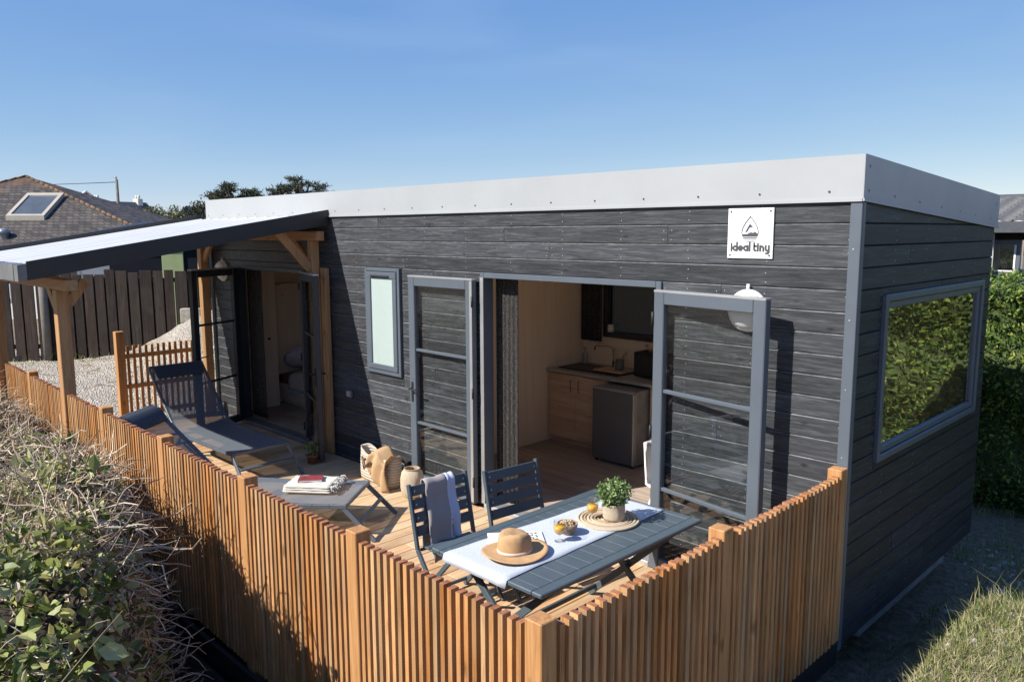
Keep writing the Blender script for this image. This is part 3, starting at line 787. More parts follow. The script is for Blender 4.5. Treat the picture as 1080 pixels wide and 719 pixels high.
for y in (YO+.01,-.03):
    for x,z in zip(xs,zz):vs.append((x,y,cz(y)+z))
for y in (YO+.01,-.03):
    for x,z in zip(xs,zz):vs.append((x,y,cz(y)+z-.006))
fs=[(i,i+1,n+i+1,n+i) for i in range(n-1)]+[(2*n+i+1,2*n+i,3*n+i,3*n+i+1) for i in range(n-1)]+[(2*n+i,2*n+i+1,i+1,i) for i in range(n-1)]
mb.add(vs,fs);mb.build('roof_sheet',M['sheet'],ca)
mb=MB();slab(mb,X1-.03,X1,YO,-.02,-.17,0);mb.build('edge_trim',M['blackmetal'],ca)
mb=MB();slab(mb,X0,X0+.03,YO,-.02,-.17,.0);mb.build('edge_trim',M['blackmetal'],ca)
mb=MB();slab(mb,X0,X1-.001,YO-.075,YO-.002,-.165,-.018);
for k in range(6):slab(mb,X0+.25+k*.62,X0+.262+k*.62,YO-.08,YO-.002,-.166,-.014)
mb.build('gutter',M['gutter'],ca)
mb=MB()
for k in range(5):
    x=X0+.12+k*.8;slab(mb,x,x+.05,YO+.02,-.04,-.168,-.096)
mb.build('rafter',M['beam_h'],ca)
mb=MB();mb.bbox(X0+.05,X1-.04,-.16,-.06,2.57,2.68);ho=mb.build('wall_beam',M['beam_h'],ca)
mb=MB();mb.bbox(X0+.05,X1-.04,-2.83,-2.72,2.13,2.235);mb.build('front_beam',M['beam_h'],ca)
def cpost(x,y,z0,z1,s=.115):
    mb=MB();mb.bbox(x-s/2,x+s/2,y-s/2,y+s/2,z0,z1,.005);mb.build('post',M['beam'],ca)
cpost(-6.52,-2.775,-.35,2.129);cpost(-9.15,-2.775,-.3,2.129);cpost(-6.315,-.11,0,2.569,.10);cpost(-9.38,-.11,-.1,2.569,.115)
def brace(p,q,up):
    mb=MB();mb.bar(p,q,.045,.095,up);mb.build('brace',M['beam'],ca)
brace((-6.52,-2.72,1.98),(-6.52,-2.55,2.2),(0,1,1));brace((-6.58,-2.775,1.85),(-6.9,-2.775,2.16),(1,0,1))
brace((-6.36,-.11,2.26),(-6.86,-.11,2.66),(1,0,1));brace((-6.315,-.16,2.24),(-6.315,-.56,2.68),(0,1,1))
brace((-9.33,-.11,2.28),(-8.95,-.11,2.66),(-1,0,1))
mb=MB();mb.bbox(-6.245,-6.13,-.075,-.016,0.002,2.25,.005);mb.build('cover_board',M['beam'],ca)

# ------------------------------------------------------------------ sun loungers
def make_lounger(label):
    t=thing('sun_lounger',label,'sun lounger',(0,0,0),0,'sun loungers on the deck')
    W=.335;z=.315;Lf=1.42;Lb=.97;a=R(45)
    prof=[(0,z)]+[(x,z-.012*math.sin(PI*x/Lf)) for x in np.linspace(.15,Lf-.16,8)]
    for i in range(1,7):
        k=i/6*a;r=.5;prof.append((Lf-.16+r*math.sin(k),z+r*(1-math.cos(k))))
    x0,z0=prof[-1];prof+=[(x0+d*math.cos(a),z0+d*math.sin(a)) for d in np.linspace(.15,Lb-.2,5)]
    for s in (-1,1):
        mb=MB()
        for p,q in zip(prof,prof[1:]):mb.bar((p[0],s*W,p[1]-.01),(q[0],s*W,q[1]-.01),.024,.036,(0,0,1))
        mb.build('side_rail',M['lframe'],t)
    mb=MB();mb.bar((.012,-W+.014,z-.01),(.012,W-.014,z-.01),.024,.034);e=prof[-1];mb.bar((e[0],-W+.014,e[1]-.01),(e[0],W-.014,e[1]-.01),.024,.034)
    mb.build('end_rail',M['lframe'],t)
    vs=[];n=len(prof)
    for dz in (.012,.008):
        for (x,zz) in prof:
            for k in range(7):
                y=-W+2*W*k/6;vs.append((x,y,zz+dz-.010*(1-(y/W)**2)))
    fs=[(i*7+k,(i+1)*7+k,(i+1)*7+k+1,i*7+k+1)[::-1] for i in range(n-1) for k in range(6)]
    m7=n*7;fs+=[(m7+i*7+k,m7+(i+1)*7+k,m7+(i+1)*7+k+1,m7+i*7+k+1) for i in range(n-1) for k in range(6)]
    mb=MB();mb.add(vs[:m7],fs[:(n-1)*6],0,True);mb.build('sling',M['sling'],t)
    for (xt,xb) in ((.03,-.25),(Lf-.12,Lf+.18)):
        for s in (-1,1):
            mb=MB();mb.bar((xt,s*(W-.004),z-.025),(xb,s*(W+.012),0.004),.024,.042,(1,0,0));lg=mb.build('leg',M['lframe'],t)
        mb=MB();xm=(xt+xb)/2;mb.bar((xm,-W+.01,z*.5),(xm,W-.01,z*.5),.022,.034,(1,0,.5));mb.build('crossbar',M['lframe'],t)
    for s in (-1,1):
        q=prof[-4];mb=MB();mb.bar((Lf+.05,s*(W-.03),z-.03),(q[0]+.02,s*(W-.03),q[1]-.03),.016,.02);mb.build('back_strut',M['lframe'],t)
    # head cushion across the top of the backrest
    mb=MB();ex,ez=prof[-1];d=Vector((math.cos(a),0,math.sin(a)));nn=Vector((-math.sin(a),0,math.cos(a)))
    pts=12;vs=[]
    ys=np.linspace(-W+.05,W-.05,9)
    for y in ys:
        tp=1-.25*abs(y/W)**4
        for k in range(pts):
            an=2*PI*k/pts;c=Vector((ex,y,ez))-d*.12+d*(.10*math.cos(an))+nn*(.035+.032*tp*math.sin(an));vs.append(c)
    fs=[(i*pts+k,(i+1)*pts+k,(i+1)*pts+(k+1)%pts,i*pts+(k+1)%pts) for i in range(8) for k in range(pts)]
    mb.add(vs,fs,0,True);mb.add(vs[:pts],[tuple(range(pts))]);mb.add(vs[-pts:],[tuple(range(pts))[::-1]])
    mb.build('head_cushion',M['sling2'],t,fixn=True)
    return t
M['sling2']=mk_plain('padded_dark_sling',(.055,.068,.092),.8,0,.1,30,.2,400,.2)
lg=make_lounger('dark sling sun lounger under the canopy in front of the bedroom doors')
lg.location=(-5.945,-1.06,0);lg.rotation_euler=(0,0,PI+R(1))
l2=dup(lg,(-3.91,-1.165,0),math.atan2(-.62,-.785),'sun lounger turned towards the fence with a folded throw on its foot end')

# ------------------------------------------------------------------ table and chairs
tb=thing('folding_table','dark blue grey slatted folding table laid with a white runner','table',(-1.2,-1.33,0))
TX,TY,TZ=.465,.795,.735
mb=MB()
mb.bbox(-TX,-TX+.075,-TY,TY,TZ-.026,TZ,.006);mb.bbox(TX-.075,TX,-TY,TY,TZ-.026,TZ,.006)
mb.bbox(-TX+.0755,TX-.0755,-TY,-TY+.06,TZ-.026,TZ,.005);mb.bbox(-TX+.0755,TX-.0755,TY-.06,TY,TZ-.026,TZ,.005)
ny=13;st_=(2*TY-.12)/ny
for i in range(ny):
    y=-TY+.06+i*st_;mb.bbox(-TX+.0755,TX-.0755,y+.0012,y+st_-.0012,TZ-.022,TZ-.001,.0015)
mb.build('tabletop',M['table'],tb)
mb=MB()
for s in (-1,1):mb.bbox(s*(TX-.06)-.012,s*(TX-.06)+.012,-TY+.05,TY-.05,TZ-.06,TZ-.0265,.003)
mb.build('apron',M['table'],tb)
for y in (-.60,.58):
    for s in (-1,1):
        mb=MB();yy=y+(.016 if s>0 else -.016);mb.bar((s*(TX-.07),yy,TZ-.04),(-s*(TX-.12),yy,.012),.026,.046,(0,0,1));mb.build('leg',M['table'],tb)
mb=MB()
for s in (-1,1):mb.bar((s*(TX-.12)*.82,-.60,.09),(s*(TX-.12)*.82,.58,.09),.022,.036)
mb.tube([(0,-.63,.36),(0,-.57,.36)],.014,8);mb.tube([(0,.55,.36),(0,.61,.36)],.014,8)
mb.build('stretcher',M['table'],tb)
def make_chair(label):
    t=thing('folding_chair',label,'chair',(0,0,0),0,'dark folding chairs at the table')
    W=.255
    mb=MB()
    for i in range(4):
        z1=.872-i*.094;z0=z1-.073;xm=lambda z:.0+(.87-z)*.215
        mb.bar((xm((z0+z1)/2)+.004,-W+.018,(z0+z1)/2),(xm((z0+z1)/2)+.004,W-.018,(z0+z1)/2),.016,z1-z0,(-.21,0,1))
    mb.build('backrest',M['table'],t)
    for s in (-1,1):
        mb=MB();mb.bar((-.004,s*W,.885),(.095,s*W,.43),.022,.034,(1,0,0));mb.bar((.095,s*W,.43),(.43,s*W,.004),.022,.034,(1,0,0));mb.build('front_leg',M['table'],t)
        mb=MB();mb.bar((.42,s*(W-.03),.425),(.02,s*(W-.03),.004),.022,.034,(1,0,0));mb.build('rear_leg',M['table'],t)
        mb=MB()
        for z in (.835,.741,.647,.553):mb.disc(((.87-z)*.215-.0,s*(W-.012),z),.001,6)
    mb=MB()
    for i in range(5):mb.bbox(.10+i*.078,.10+i*.078+.068,-W+.045,W-.045,.432,.448,.004)
    mb.build('seat',M['table'],t)
    mb=MB();mb.bar((.09,-W+.03,.42),(.09,W-.03,.42),.02,.02);mb.bar((.05,-W+.03,.06),(.05,W-.03,.06),.018,.025);mb.bar((.39,-W+.02,.05),(.39,W-.02,.05),.018,.025);mb.build('crossbar',M['table'],t)
    mb=MB()
    for s in (-1,1):
        for z in (.835,.741,.647):
            x=(.87-z)*.215+.0135;vs=[(x,s*(W-.035)+.008*math.cos(k*PI/3),z+.008*math.sin(k*PI/3)) for k in range(6)];mb.add(vs,[(0,1,2,3,4,5)])
    mb.build('bolts',M['screw'],t)
    return t
c1=make_chair('dark folding chair with a grey towel hung over its back');c1.location=(-2.36,-1.50,0);c1.rotation_euler=(0,0,R(-3))
c2=dup(c1,(-2.205,-.90,0),R(-6),'bare dark folding chair nearest the kitchen doorway')
# towel over the first chair
tw=thing('towel','grey towel with a pale blue border hung over the folding chair','towel',(-2.36,-1.50,0),R(-3))
def drape(y0,y1,drop_f,drop_b,mat,name,th=.006,seed=0):
    rg=random.Random(seed);prof=[]
    for z in np.linspace(.885-drop_f,.872,14):prof.append(((.87-z)*.215+.026+.01*math.sin(z*23),z))
    prof+=[(.012,.893),(-.004,.897),(-.02,.89)]
    for z in np.linspace(.872,.885-drop_b,12):prof.append(((.87-z)*.10-.03-.008*math.sin(z*19),z))
    n=len(prof);m=9;vs=[]
    for (x,z) in prof:
        for k in range(m):
            u=k/(m-1);y=y0+(y1-y0)*u;f=max(0,.88-z)
            vs.append((x+.02*f*math.sin(u*8+seed)+.012*f*math.sin(u*17+z*6),y+.05*f*math.sin(z*7+seed)*.5+(u-.5)*.06*f,z+.004*math.sin(u*9)))
    fs=[(i*m+k,i*m+k+1,(i+1)*m+k+1,(i+1)*m+k) for i in range(n-1) for k in range(m-1)]
    mb=MB();mb.add(vs,fs,0,True);o=mb.build(name,mat,tw)
    md=o.modifiers.new('thickness','SOLIDIFY');md.thickness=th;md.offset=0
    return o
drape(-.135,.062,.56,.5,M['greytowel'],'grey_cloth',.008,1)
drape(.056,.125,.46,.44,M['bluetowel'],'blue_border',.012,1)
# ------------------------------------------------------------------ on the table
TT=.7355
rn=thing('table_runner','white linen runner along the dark folding table','table runner',(0,0,0))
nx,ny=9,40;vs=[]
for j in range(ny+1):
    y=-2.172+j*(2.172-.56)/ny
    for i in range(nx+1):
        u=i/nx;x=(-1.545+.11*((y+2.2)/1.65))+u*(.55-.13*((y+2.2)/1.65))
        z=TT+.003+.0012*math.sin(x*31+y*9)+.001*math.sin(y*23)
        if y<-2.128:
            d=-2.128-y;z-=d*1.05+.02*d*math.sin(u*9);
        vs.append((x+.002*math.sin(y*14),y if y>-2.128 else -2.128-(-2.128-y)*.35,z))
fs=[(j*(nx+1)+i,j*(nx+1)+i+1,(j+1)*(nx+1)+i+1,(j+1)*(nx+1)+i) for j in range(ny) for i in range(nx)]
mb=MB();mb.add(vs,fs,0,True);o=mb.build('cloth',M['linen'],rn);md=o.modifiers.new('thickness','SOLIDIFY');md.thickness=.002;md.offset=1
Z0=TT+.008
# fedora hat on a magazine
mg=thing('magazine','open white magazine lying under the straw coloured hat','magazine',(-1.345,-1.70,Z0),R(51))
mb=MB();mb.bbox(-.175,.175,-.135,.135,0,.009,.002);mb.build('pages',M['paper'],mg)
mb=MB();rg=random.Random(5)
for r_ in range(3):
    for c_ in range(4):
        x=.07+r_*.026;y=.0+c_*.03
        mb.box(x,x+.018,y,y+.009,.0095,.0102)
        if (r_+c_)%2:mb.box(x+.009,x+.018,y+.009,y+.02,.0095,.0102)
mb.build('print',M['ink'],mg)
hat=thing('hat','camel felt hat with a pale ribbon resting on the magazine','hat',(-1.215,-1.845,Z0+.012),R(70))
N=48
def brimz(a,r):return .012*math.cos(2*a)*((r-.1)/.09)+.006*((r-.09)/.1)**2
mb=MB();vs=[];rs=[.085,.105,.125,.15,.172,.188,.1885,.172,.15,.125,.105,.085]
for q,r_ in enumerate(rs):
    for k in range(N):
        a=2*PI*k/N;rr=r_;e=1.06 if True else 1
        vs.append((rr*e*math.cos(a)*1.04,rr*math.sin(a)*.97,brimz(a,rr)+(.004 if q<6 else 0)+.004))
fs=[(q*N+k,(q+1)*N+k,(q+1)*N+(k+1)%N,q*N+(k+1)%N) for q in range(len(rs)-1) for k in range(N)]
mb.add(vs,fs,0,True);mb.build('brim',M['felt'],hat,fixn=True)
mb=MB();vs=[];lev=[(0,1.0),(.02,1.0),(.055,.985),(.09,.955),(.113,.90),(.126,.8),(.13,.6),(.125,.3),(.12,.0)]
for z,s_ in lev:
    for k in range(N):
        a=2*PI*k/N;x=.108*s_*math.cos(a);y=.094*s_*math.sin(a)
        pin=max(0,(z-.05)/.08);front=max(0,math.cos(a))
        y*=1-.34*pin*front**1.2                                  # pinch at the front
        zz=z-(.026*math.exp(-(y/.024)**2)*(1-.25*abs(math.cos(a)))*min(1,max(0,(z-.10)/.02)))-.012*pin*front*(1 if s_>.1 else .4)
        vs.append((x,y,zz))
fs=[(q*N+k,q*N+(k+1)%N,(q+1)*N+(k+1)%N,(q+1)*N+k) for q in range(len(lev)-1) for k in range(N)]
mb.add(vs,fs,0,True);mb.build('crown',M['felt'],hat)
mb=MB();vs=[]
for z,s_ in ((.004,1.012),(.004,1.028),(.024,1.012),(.024,.99)):
    for k in range(N):a=2*PI*k/N;vs.append((.108*s_*math.cos(a),.094*s_*math.sin(a),z+.004))
mb.add(vs,[(q*N+k,q*N+(k+1)%N,(q+1)*N+(k+1)%N,(q+1)*N+k) for q in range(3) for k in range(N)],0,True);mb.build('ribbon',M['band'],hat,fixn=True)
def glass(loc,label):
    t=thing('glass',label,'glass',loc,0,'footed glasses of orange juice')
    mb=MB();pr=[(.001,.0),(.034,.001),(.034,.003),(.008,.007),(.005,.014),(.005,.036),(.012,.042),(.029,.054),(.039,.076),(.040,.104),(.035,.138)]
    mb.lathe(pr,28);mb.lathe([(r_-.0015,z) for r_,z in pr[::-1][:6]]+[(.002,.039)],28);mb.build('bowl',M['tumbler'],t)
    mb=MB();mb.lathe([(.001,.045),(.012,.0445),(.027,.056),(.0365,.077),(.0375,.096),(.001,.096)],28);mb.build('juice',M['juice'],t,fixn=True)
glass((-1.157,-1.505,Z0),'glass of orange juice beside the wooden snack bowl')
glass((-1.245,-1.075,Z0+.006),'glass of orange juice on the straw mat beside the potted plant')
bw=thing('bowl','small wooden bowl filled with pale snacks','bowl',(-1.205,-1.375,Z0))
mb=MB();mb.lathe([(.001,0),(.032,0),(.05,.018),(.063,.045),(.067,.07),(.063,.07),(.058,.045),(.05,.022),(.001,.012)],32);mb.build('shell',M['bowlw'],bw)
mb=MB();rg=random.Random(3)
for i in range(60):
    a=rg.uniform(0,2*PI);r_=.056*math.sqrt(rg.random());z=.062+.016*(1-(r_/.062)**2)+rg.uniform(-.006,.006)
    c=Vector((r_*math.cos(a),r_*math.sin(a),z));u=Vector((rg.uniform(-1,1),rg.uniform(-1,1),rg.uniform(-.5,.5))).normalized();w=u.cross(Vector((rg.random(),rg.random(),1))).normalized();k=rg.uniform(.008,.014);h=u.cross(w)*.003
    mb.add([c+u*k,c+w*k*.8,c-u*k,c-w*k*.8,c+h],[(0,1,4),(1,2,4),(2,3,4),(3,0,4)])
mb.build('snacks',M['crisps'],bw)
mt=thing('placemat','round woven straw mat under the potted plant','placemat',(-1.175,-.995,Z0-.002))
mb=MB()
for i in range(9):
    r_=.022+i*.0225;mb.tube([(r_*math.cos(a),r_*math.sin(a),.004) for a in np.linspace(0,2*PI,49)[:-1]],.0105 if i%3 else .0095,6,0 if i not in (2,3,6) else 1,closed=True)
mb.build('coil',[M['strawp'],M['straw']],mt)
pp=thing('potted_plant','leafy green herb in a woven pot on the straw mat','potted plant',(-1.135,-.985,Z0+.010))
mb=MB();mb.lathe([(.001,0),(.068,0),(.073,.02),(.075,.06),(.073,.105),(.077,.112),(.07,.114),(.064,.10),(.001,.098)],36,wob=lambda a,z:.012*math.sin(a*14+z*160));mb.build('pot',M['strawp'],pp)
def leafcloud(n,pos,size,rgn,nrm_up=.3,ar=.55):
    """n folded leaf blades at pos (n,3)"""
    d=rgn.normal(size=(n,3));d[:,2]+=nrm_up*.5;d/=np.linalg.norm(d,axis=1,keepdims=True)
    up=rgn.normal(size=(n,3));up[:,2]+=1.2
    s=np.cross(d,up);s/=np.linalg.norm(s,axis=1,keepdims=True)+1e-9
    nn=np.cross(s,d)
    L=(size*rgn.uniform(.6,1.35,n))[:,None];w=L*ar*.5;f=L*.10
    P=pos
    a=P;b=P+d*L*.3+s*w*.85+nn*f;c=P+d*L*.7+s*w*.7+nn*f*.8;e=P+d*L-nn*f*.6;g=P+d*L*.7-s*w*.7+nn*f*.8;h=P+d*L*.3-s*w*.85+nn*f;mid=P+d*L*.5
    V=np.stack([a,b,c,e,g,h,mid],1).reshape(-1,3)
    base=(np.arange(n)*7)[:,None]
    F=np.concatenate([base+np.array([[0,1,2,6]]),base+np.array([[6,2,3,4]]),base+np.array([[0,6,4,5]])],0)
    return V,F
r2=np.random.default_rng(4)
u=r2.normal(size=(900,3));u/=np.linalg.norm(u,axis=1,keepdims=True);u*=(.4+.6*r2.random((900,1))**.5)
pos=u*np.array([.115,.115,.085])+np.array([0,0,.185]);pos[:,2]=np.maximum(pos[:,2],.11);pos+=r2.normal(0,.008,pos.shape)
V,F=leafcloud(900,pos,.026,r2,.6,.6);npmesh('leaves',V,F,M['herb'],None,pp)
mb=MB()
for i in range(26):
    a=i*2.4;q=pos[i*20];mb.tube([(.03*math.cos(a),.03*math.sin(a),.095),(q[0]*.6,q[1]*.6,.15),tuple(q)],.0018,5)
mb.build('stems',M['herb'],pp)

# ------------------------------------------------------------------ on the deck
th=thing('folded_throw','folded cream throw with fringed edge on the lounger foot end','throw',(-4.30,-1.385,.333),R(38.5))
vs=[];n=16
def slabcloth(mb,x0,x1,y0,y1,z0,z1,mi=0,sd=0):
    nx,ny=14,10;g=lambda x,y:.006*math.sin(x*17+sd)+.005*math.sin(y*21+sd*2)
    top=[];
    for j in range(ny+1):
        for i in range(nx+1):
            u=i/nx;v=j/ny;ed=min(u,1-u,v,1-v);r=1-max(0,1-ed/.12)**2*.35
            top.append((x0+(x1-x0)*u,y0+(y1-y0)*v,z0+(z1-z0)*r+g(u,v)*.5))
    bot=[(x,y,z0) for x,y,_ in top];b=len(top)
    fs=[(j*(nx+1)+i,j*(nx+1)+i+1,(j+1)*(nx+1)+i+1,(j+1)*(nx+1)+i) for j in range(ny) for i in range(nx)]
    ring=[i for i in range(nx+1)]+[(j)*(nx+1)+nx for j in range(1,ny+1)]+[ny*(nx+1)+i for i in range(nx-1,-1,-1)]+[j*(nx+1) for j in range(ny-1,0,-1)]
    fs+=[(b+ring[k],b+ring[(k+1)%len(ring)],ring[(k+1)%len(ring)],ring[k]) for k in range(len(ring))]
    mb.add(top+bot,fs,mi,True)
mb=MB()
for k in range(3):slabcloth(mb,-.24+.006*k,.21-.004*k,-.165,.165-.006*k,.0+.022*k,.0215+.022*k,0,k*1.7)
mb.build('folds',M['throw'],th)
r2=random.Random(8);mb=MB()
for i in range(70):
    y=-.165+.33*i/69+r2.uniform(-.006,.006);z=.06*r2.random()
    l=r2.uniform(.03,.075);mb.tube([(.20,y,z+.004),(.20+l*.5,y+r2.uniform(-.02,.02),z+.012),(.20+l,y+r2.uniform(-.03,.03),max(.004,z-.02+r2.uniform(-.01,.01)))],[.0035,.004,.006],5)
mb.build('fringe',M['throw'],th)
bk=thing('book','red paperback book lying on the folded cream throw','book',(-4.325,-1.405,.402),R(52))
mb=MB();mb.bbox(-.11,.11,-.075,.075,.0,.0025,.001);mb.bbox(-.11,.11,-.075,.075,.0165,.019,.001);mb.bbox(-.11,-.107,-.075,.075,.0027,.0163,.001);mb.build('cover',M['book'],bk)
mb=MB();mb.box(-.106,.107,-.072,.072,.0028,.0162);mb.build('pages',M['paper'],bk)
mb=MB();mb.box(-.075,-.05,-.045,.045,.0193,.0198);mb.box(.04,.05,-.03,.03,.0193,.0198);mb.build('cover_print',M['leather'],bk)
t=NT('striped_straw');v=t.coords();sx_=t.n('ShaderNodeSeparateXYZ');t.l(v,sx_.inputs[0])
wv=t.math('SINE',t.math('MULTIPLY',sx_.outputs['Z'],210.0));cc=t.ramp(t.math('MULTIPLY_ADD',wv,.5,.5),[(.35,(.62,.57,.5)),(.6,(.3,.25,.2))])
M['bagbody']=t.done(t.pbsdf(t.mix(t.noise(v,60,4),cc,(.55,.47,.37)),.85,0,t.bump(wv,.6,.006),.2))
bg=thing('straw_bag','striped straw tote with brown handles and tan cloth by the black wall','bag',(-4.83,-.27,0),R(-4))
mb=MB();n=40;lv=[(0,.9,.8),(.02,1,1),(.09,1.03,1.02),(.18,1.07,.95),(.25,1.12,.8),(.29,1.15,.72)]
vs=[]
for z,sx,sy in lv:
    for k in range(n):
        a=2*PI*k/n;c,s_=math.cos(a),math.sin(a);e=.55
        x=.31*sx*(abs(c)**e)*(1 if c>=0 else -1);y=.115*sy*(abs(s_)**e)*(1 if s_>=0 else -1)
        zz=z+(.06*(abs(x)/.34)**2*(z/.29) if z>.15 else 0)+.01*math.sin(a*3+1)*(z/.37)
        vs.append((x,y+.012*math.sin(x*14)*(z/.37),zz))
fs=[(q*n+k,q*n+(k+1)%n,(q+1)*n+(k+1)%n,(q+1)*n+k) for q in range(len(lv)-1) for k in range(n)]+[tuple(range(n))[::-1]]
mb.add(vs,fs,0,True);o=mb.build('basket',M['bagbody'],bg);md=o.modifiers.new('thickness','SOLIDIFY');md.thickness=.01
mb=MB()
for s_ in (-1,1):
    pts=[(-.15,s_*.118,.14),(-.17,s_*.125,.27),(-.10,s_*.13-.035,.37-.09*(s_<0)),(-.02,s_*.13-.05,.34-.14*(s_<0)),(.05,s_*.135-.03,.27),(.06,s_*.12,.14)]
    sm=[]
    for i in range(len(pts)-1):
        for k in range(5):
            t_=k/5;sm.append(tuple(pts[i][c]*(1-t_)+pts[i+1][c]*t_ for c in range(3)))
    sm.append(pts[-1]);mb.tube(sm,.012,7)
mb.build('handle',M['leather'],bg)
mb=MB();nx,ny=18,14;vs=[]
for j in range(ny+1):
    for i in range(nx+1):
        u=i/nx;v=j/ny;x=-.0+.36*u
        s_=v*.62
        if s_<.2:y=.06-s_*.9;z=.33+.045*math.sin(u*7)+.03*math.sin(v*9+u*5)
        else:y=-.125-.035*math.sin((s_-.2)*5)-.028*math.sin(u*13+s_*6);z=.33-(s_-.2)*.72*(.7+.45*u)+.04*math.sin(u*7)
        vs.append((x+.012*math.sin(v*8),y,max(.012,z)))
fs=[(j*(nx+1)+i,j*(nx+1)+i+1,(j+1)*(nx+1)+i+1,(j+1)*(nx+1)+i) for j in range(ny) for i in range(nx)]
mb.add(vs,fs,0,True);o=mb.build('cloth',M['bagcloth'],bg);md=o.modifiers.new('thickness','SOLIDIFY');md.thickness=.008
ln=thing('basket_lantern','pale woven basket lantern standing on the deck beside the kitchen door leaf','lantern',(-4.23,-.31,0))
mb=MB();mb.lathe([(.001,0),(.085,0),(.105,.02),(.118,.10),(.118,.19),(.105,.255),(.078,.285),(.076,.29),(.07,.285),(.098,.245),(.108,.15),(.09,.02),(.001,.012)],40,wob=lambda a,z:.02*math.sin(a*22));mb.build('weave',M['strawp'],ln)
mb=MB();mb.tube([(.077*math.cos(a),.077*math.sin(a),.289) for a in np.linspace(0,2*PI,33)[:-1]],.007,8,closed=True);mb.build('rim',M['straw'],ln)
fp=thing('flower_pot','small terracotta pot with a dark plant on the deck by the bedroom door leaf','flower pot',(-5.98,-.42,0))
mb=MB();mb.lathe([(.001,0),(.05,0),(.066,.085),(.072,.085),(.073,.105),(.064,.105),(.06,.09),(.001,.085)],28);mb.build('pot',M['terracotta'],fp)
r3=np.random.default_rng(9);u=r3.normal(size=(160,3));u/=np.linalg.norm(u,axis=1,keepdims=True);pos=u*np.array([.07,.07,.08])+np.array([0,0,.17])
V,F=leafcloud(160,pos,.04,r3,.7,.35);npmesh('leaves',V,F,M['ivy'],None,fp)

# ------------------------------------------------------------------ kitchen
FL=.0305
ku=thing('kitchen_unit','oak kitchen base units with a grey worktop along the back wall','kitchen unit',(0,0,0))
mb=MB();mb.box(-4.655,-3.72,2.20,2.875,.10,.93);mb.box(-3.10,-1.7,2.20,2.875,.10,.93);mb.box(-4.655,-3.72,2.25,2.875,FL,.0995);mb.box(-3.10,-1.7,2.25,2.875,FL,.0995);mb.build('carcass',M['cabinet'],ku)
for x0,x1 in ((-4.64,-4.195),(-4.19,-3.735)):
    mb=MB();mb.bbox(x0,x1,2.18,2.1985,.115,.915,.002);d=mb.build('cabinet_door',M['cabinet'],ku)
    mb=MB();xx=x1-.06 if x0<-4.3 else x0+.06;mb.tube([(xx,2.1785,.86),(xx,2.158,.86),(xx,2.158,.72),(xx,2.1785,.72)],.005,6);mb.build('handle',M['leather'],d)
for z0,z1 in ((.115,.37),(.375,.64),(.645,.915)):
    mb=MB();mb.bbox(-3.085,-2.5,2.18,2.1985,z0,z1,.002);d=mb.build('drawer',M['cabinet'],ku)
    mb=MB();mb.tube([(-2.98,2.1785,z1-.06),(-2.98,2.158,z1-.06),(-2.82,2.158,z1-.06),(-2.82,2.1785,z1-.06)],.005,6);mb.build('handle',M['leather'],d)
mb=MB();mb.bbox(-4.6585,-1.7,2.155,2.876,.932,.967,.003);mb.build('worktop',M['counter'],ku)
mb=MB();mb.bbox(-4.56,-3.62,2.27,2.72,.9675,.976,.003)
mb.box(-4.50,-4.02,2.32,2.66,.972,.9775,1);mb.build('sink',[M['black'],M['blackmetal']],ku)
mb=MB();mb.tube([(-4.05,2.74,.977),(-4.05,2.74,1.20)]+[(-4.05-.04+.04*math.cos(a),2.74-.01*math.sin(a),1.20+.04*math.sin(a)) for a in np.linspace(0,PI/2,6)]+[(-4.27,2.68,1.24),(-4.295,2.675,1.225),(-4.298,2.675,1.18)],.013,10)
mb.tube([(-4.05,2.74,1.03),(-3.98,2.72,1.05)],.009,8);mb.build('tap',M['chrome'],ku)
mb=MB();mb.box(-4.655,-2.4,2.862,2.8775,.968,1.325);mb.build('splashback',M['intwood'],ku)
fr=thing('fridge','grey under-counter fridge beside the oak cabinets','fridge',(-3.41,2.5,FL))
mb=MB();mb.bbox(-.29,.29,-.53,.36,.02,.87,.006);mb.build('body',M['galv'],fr)
mb=MB();mb.bbox(-.29,.285,-.595,-.5325,.03,.85,.008);d=mb.build('door',M['fridge'],fr)
mb=MB();mb.bbox(.2855,.302,-.60,-.535,.03,.85,.004);mb.bbox(-.29,.2845,-.602,-.54,.8505,.872,.004);mb.build('door_edge',M['alul'],fr)
mb=MB()
for x in (-.25,.26):mb.tube([(x,-.55,0),(x,-.55,.02)],.016,8)
mb.build('foot',M['black'],fr)
sp=thing('soap_bottle','clear soap bottle standing behind the black sink','bottle',(-4.56,2.80,.9675))
mb=MB();mb.lathe([(.001,0),(.032,0),(.034,.01),(.034,.12),(.018,.145),(.012,.15),(.012,.165),(.001,.165)],20);mb.build('bottle',M['counter'],sp)
mb=MB();mb.tube([(0,0,.165),(0,0,.2),(-.03,-.01,.2)],.006,8);mb.build('pump',M['black'],sp)
cb_=thing('chopping_board','thin wooden board lying on the worktop beside the sink','board',(-3.88,2.53,.977))
mb=MB();mb.bbox(-.22,.22,-.13,.13,0,.014,.004);mb.build('board',M['cabinet'],cb_)
mb=MB();mb.tube([(.2+.02*math.cos(a),.0+.02*math.sin(a),.0145) for a in np.linspace(0,2*PI,13)[:-1]],.003,5,closed=True);mb.build('hanging_loop',M['leather'],cb_)
ut=thing('utensil_pot','dark pot of wooden spoons standing on the chopping board','utensil pot',(-3.82,2.57,.9915))
mb=MB();mb.lathe([(.001,0),(.055,0),(.057,.006),(.057,.012),(.055,.125),(.05,.125),(.05,.01),(.001,.01)],28);mb.build('pot',M['fridge'],ut)
mb=MB()
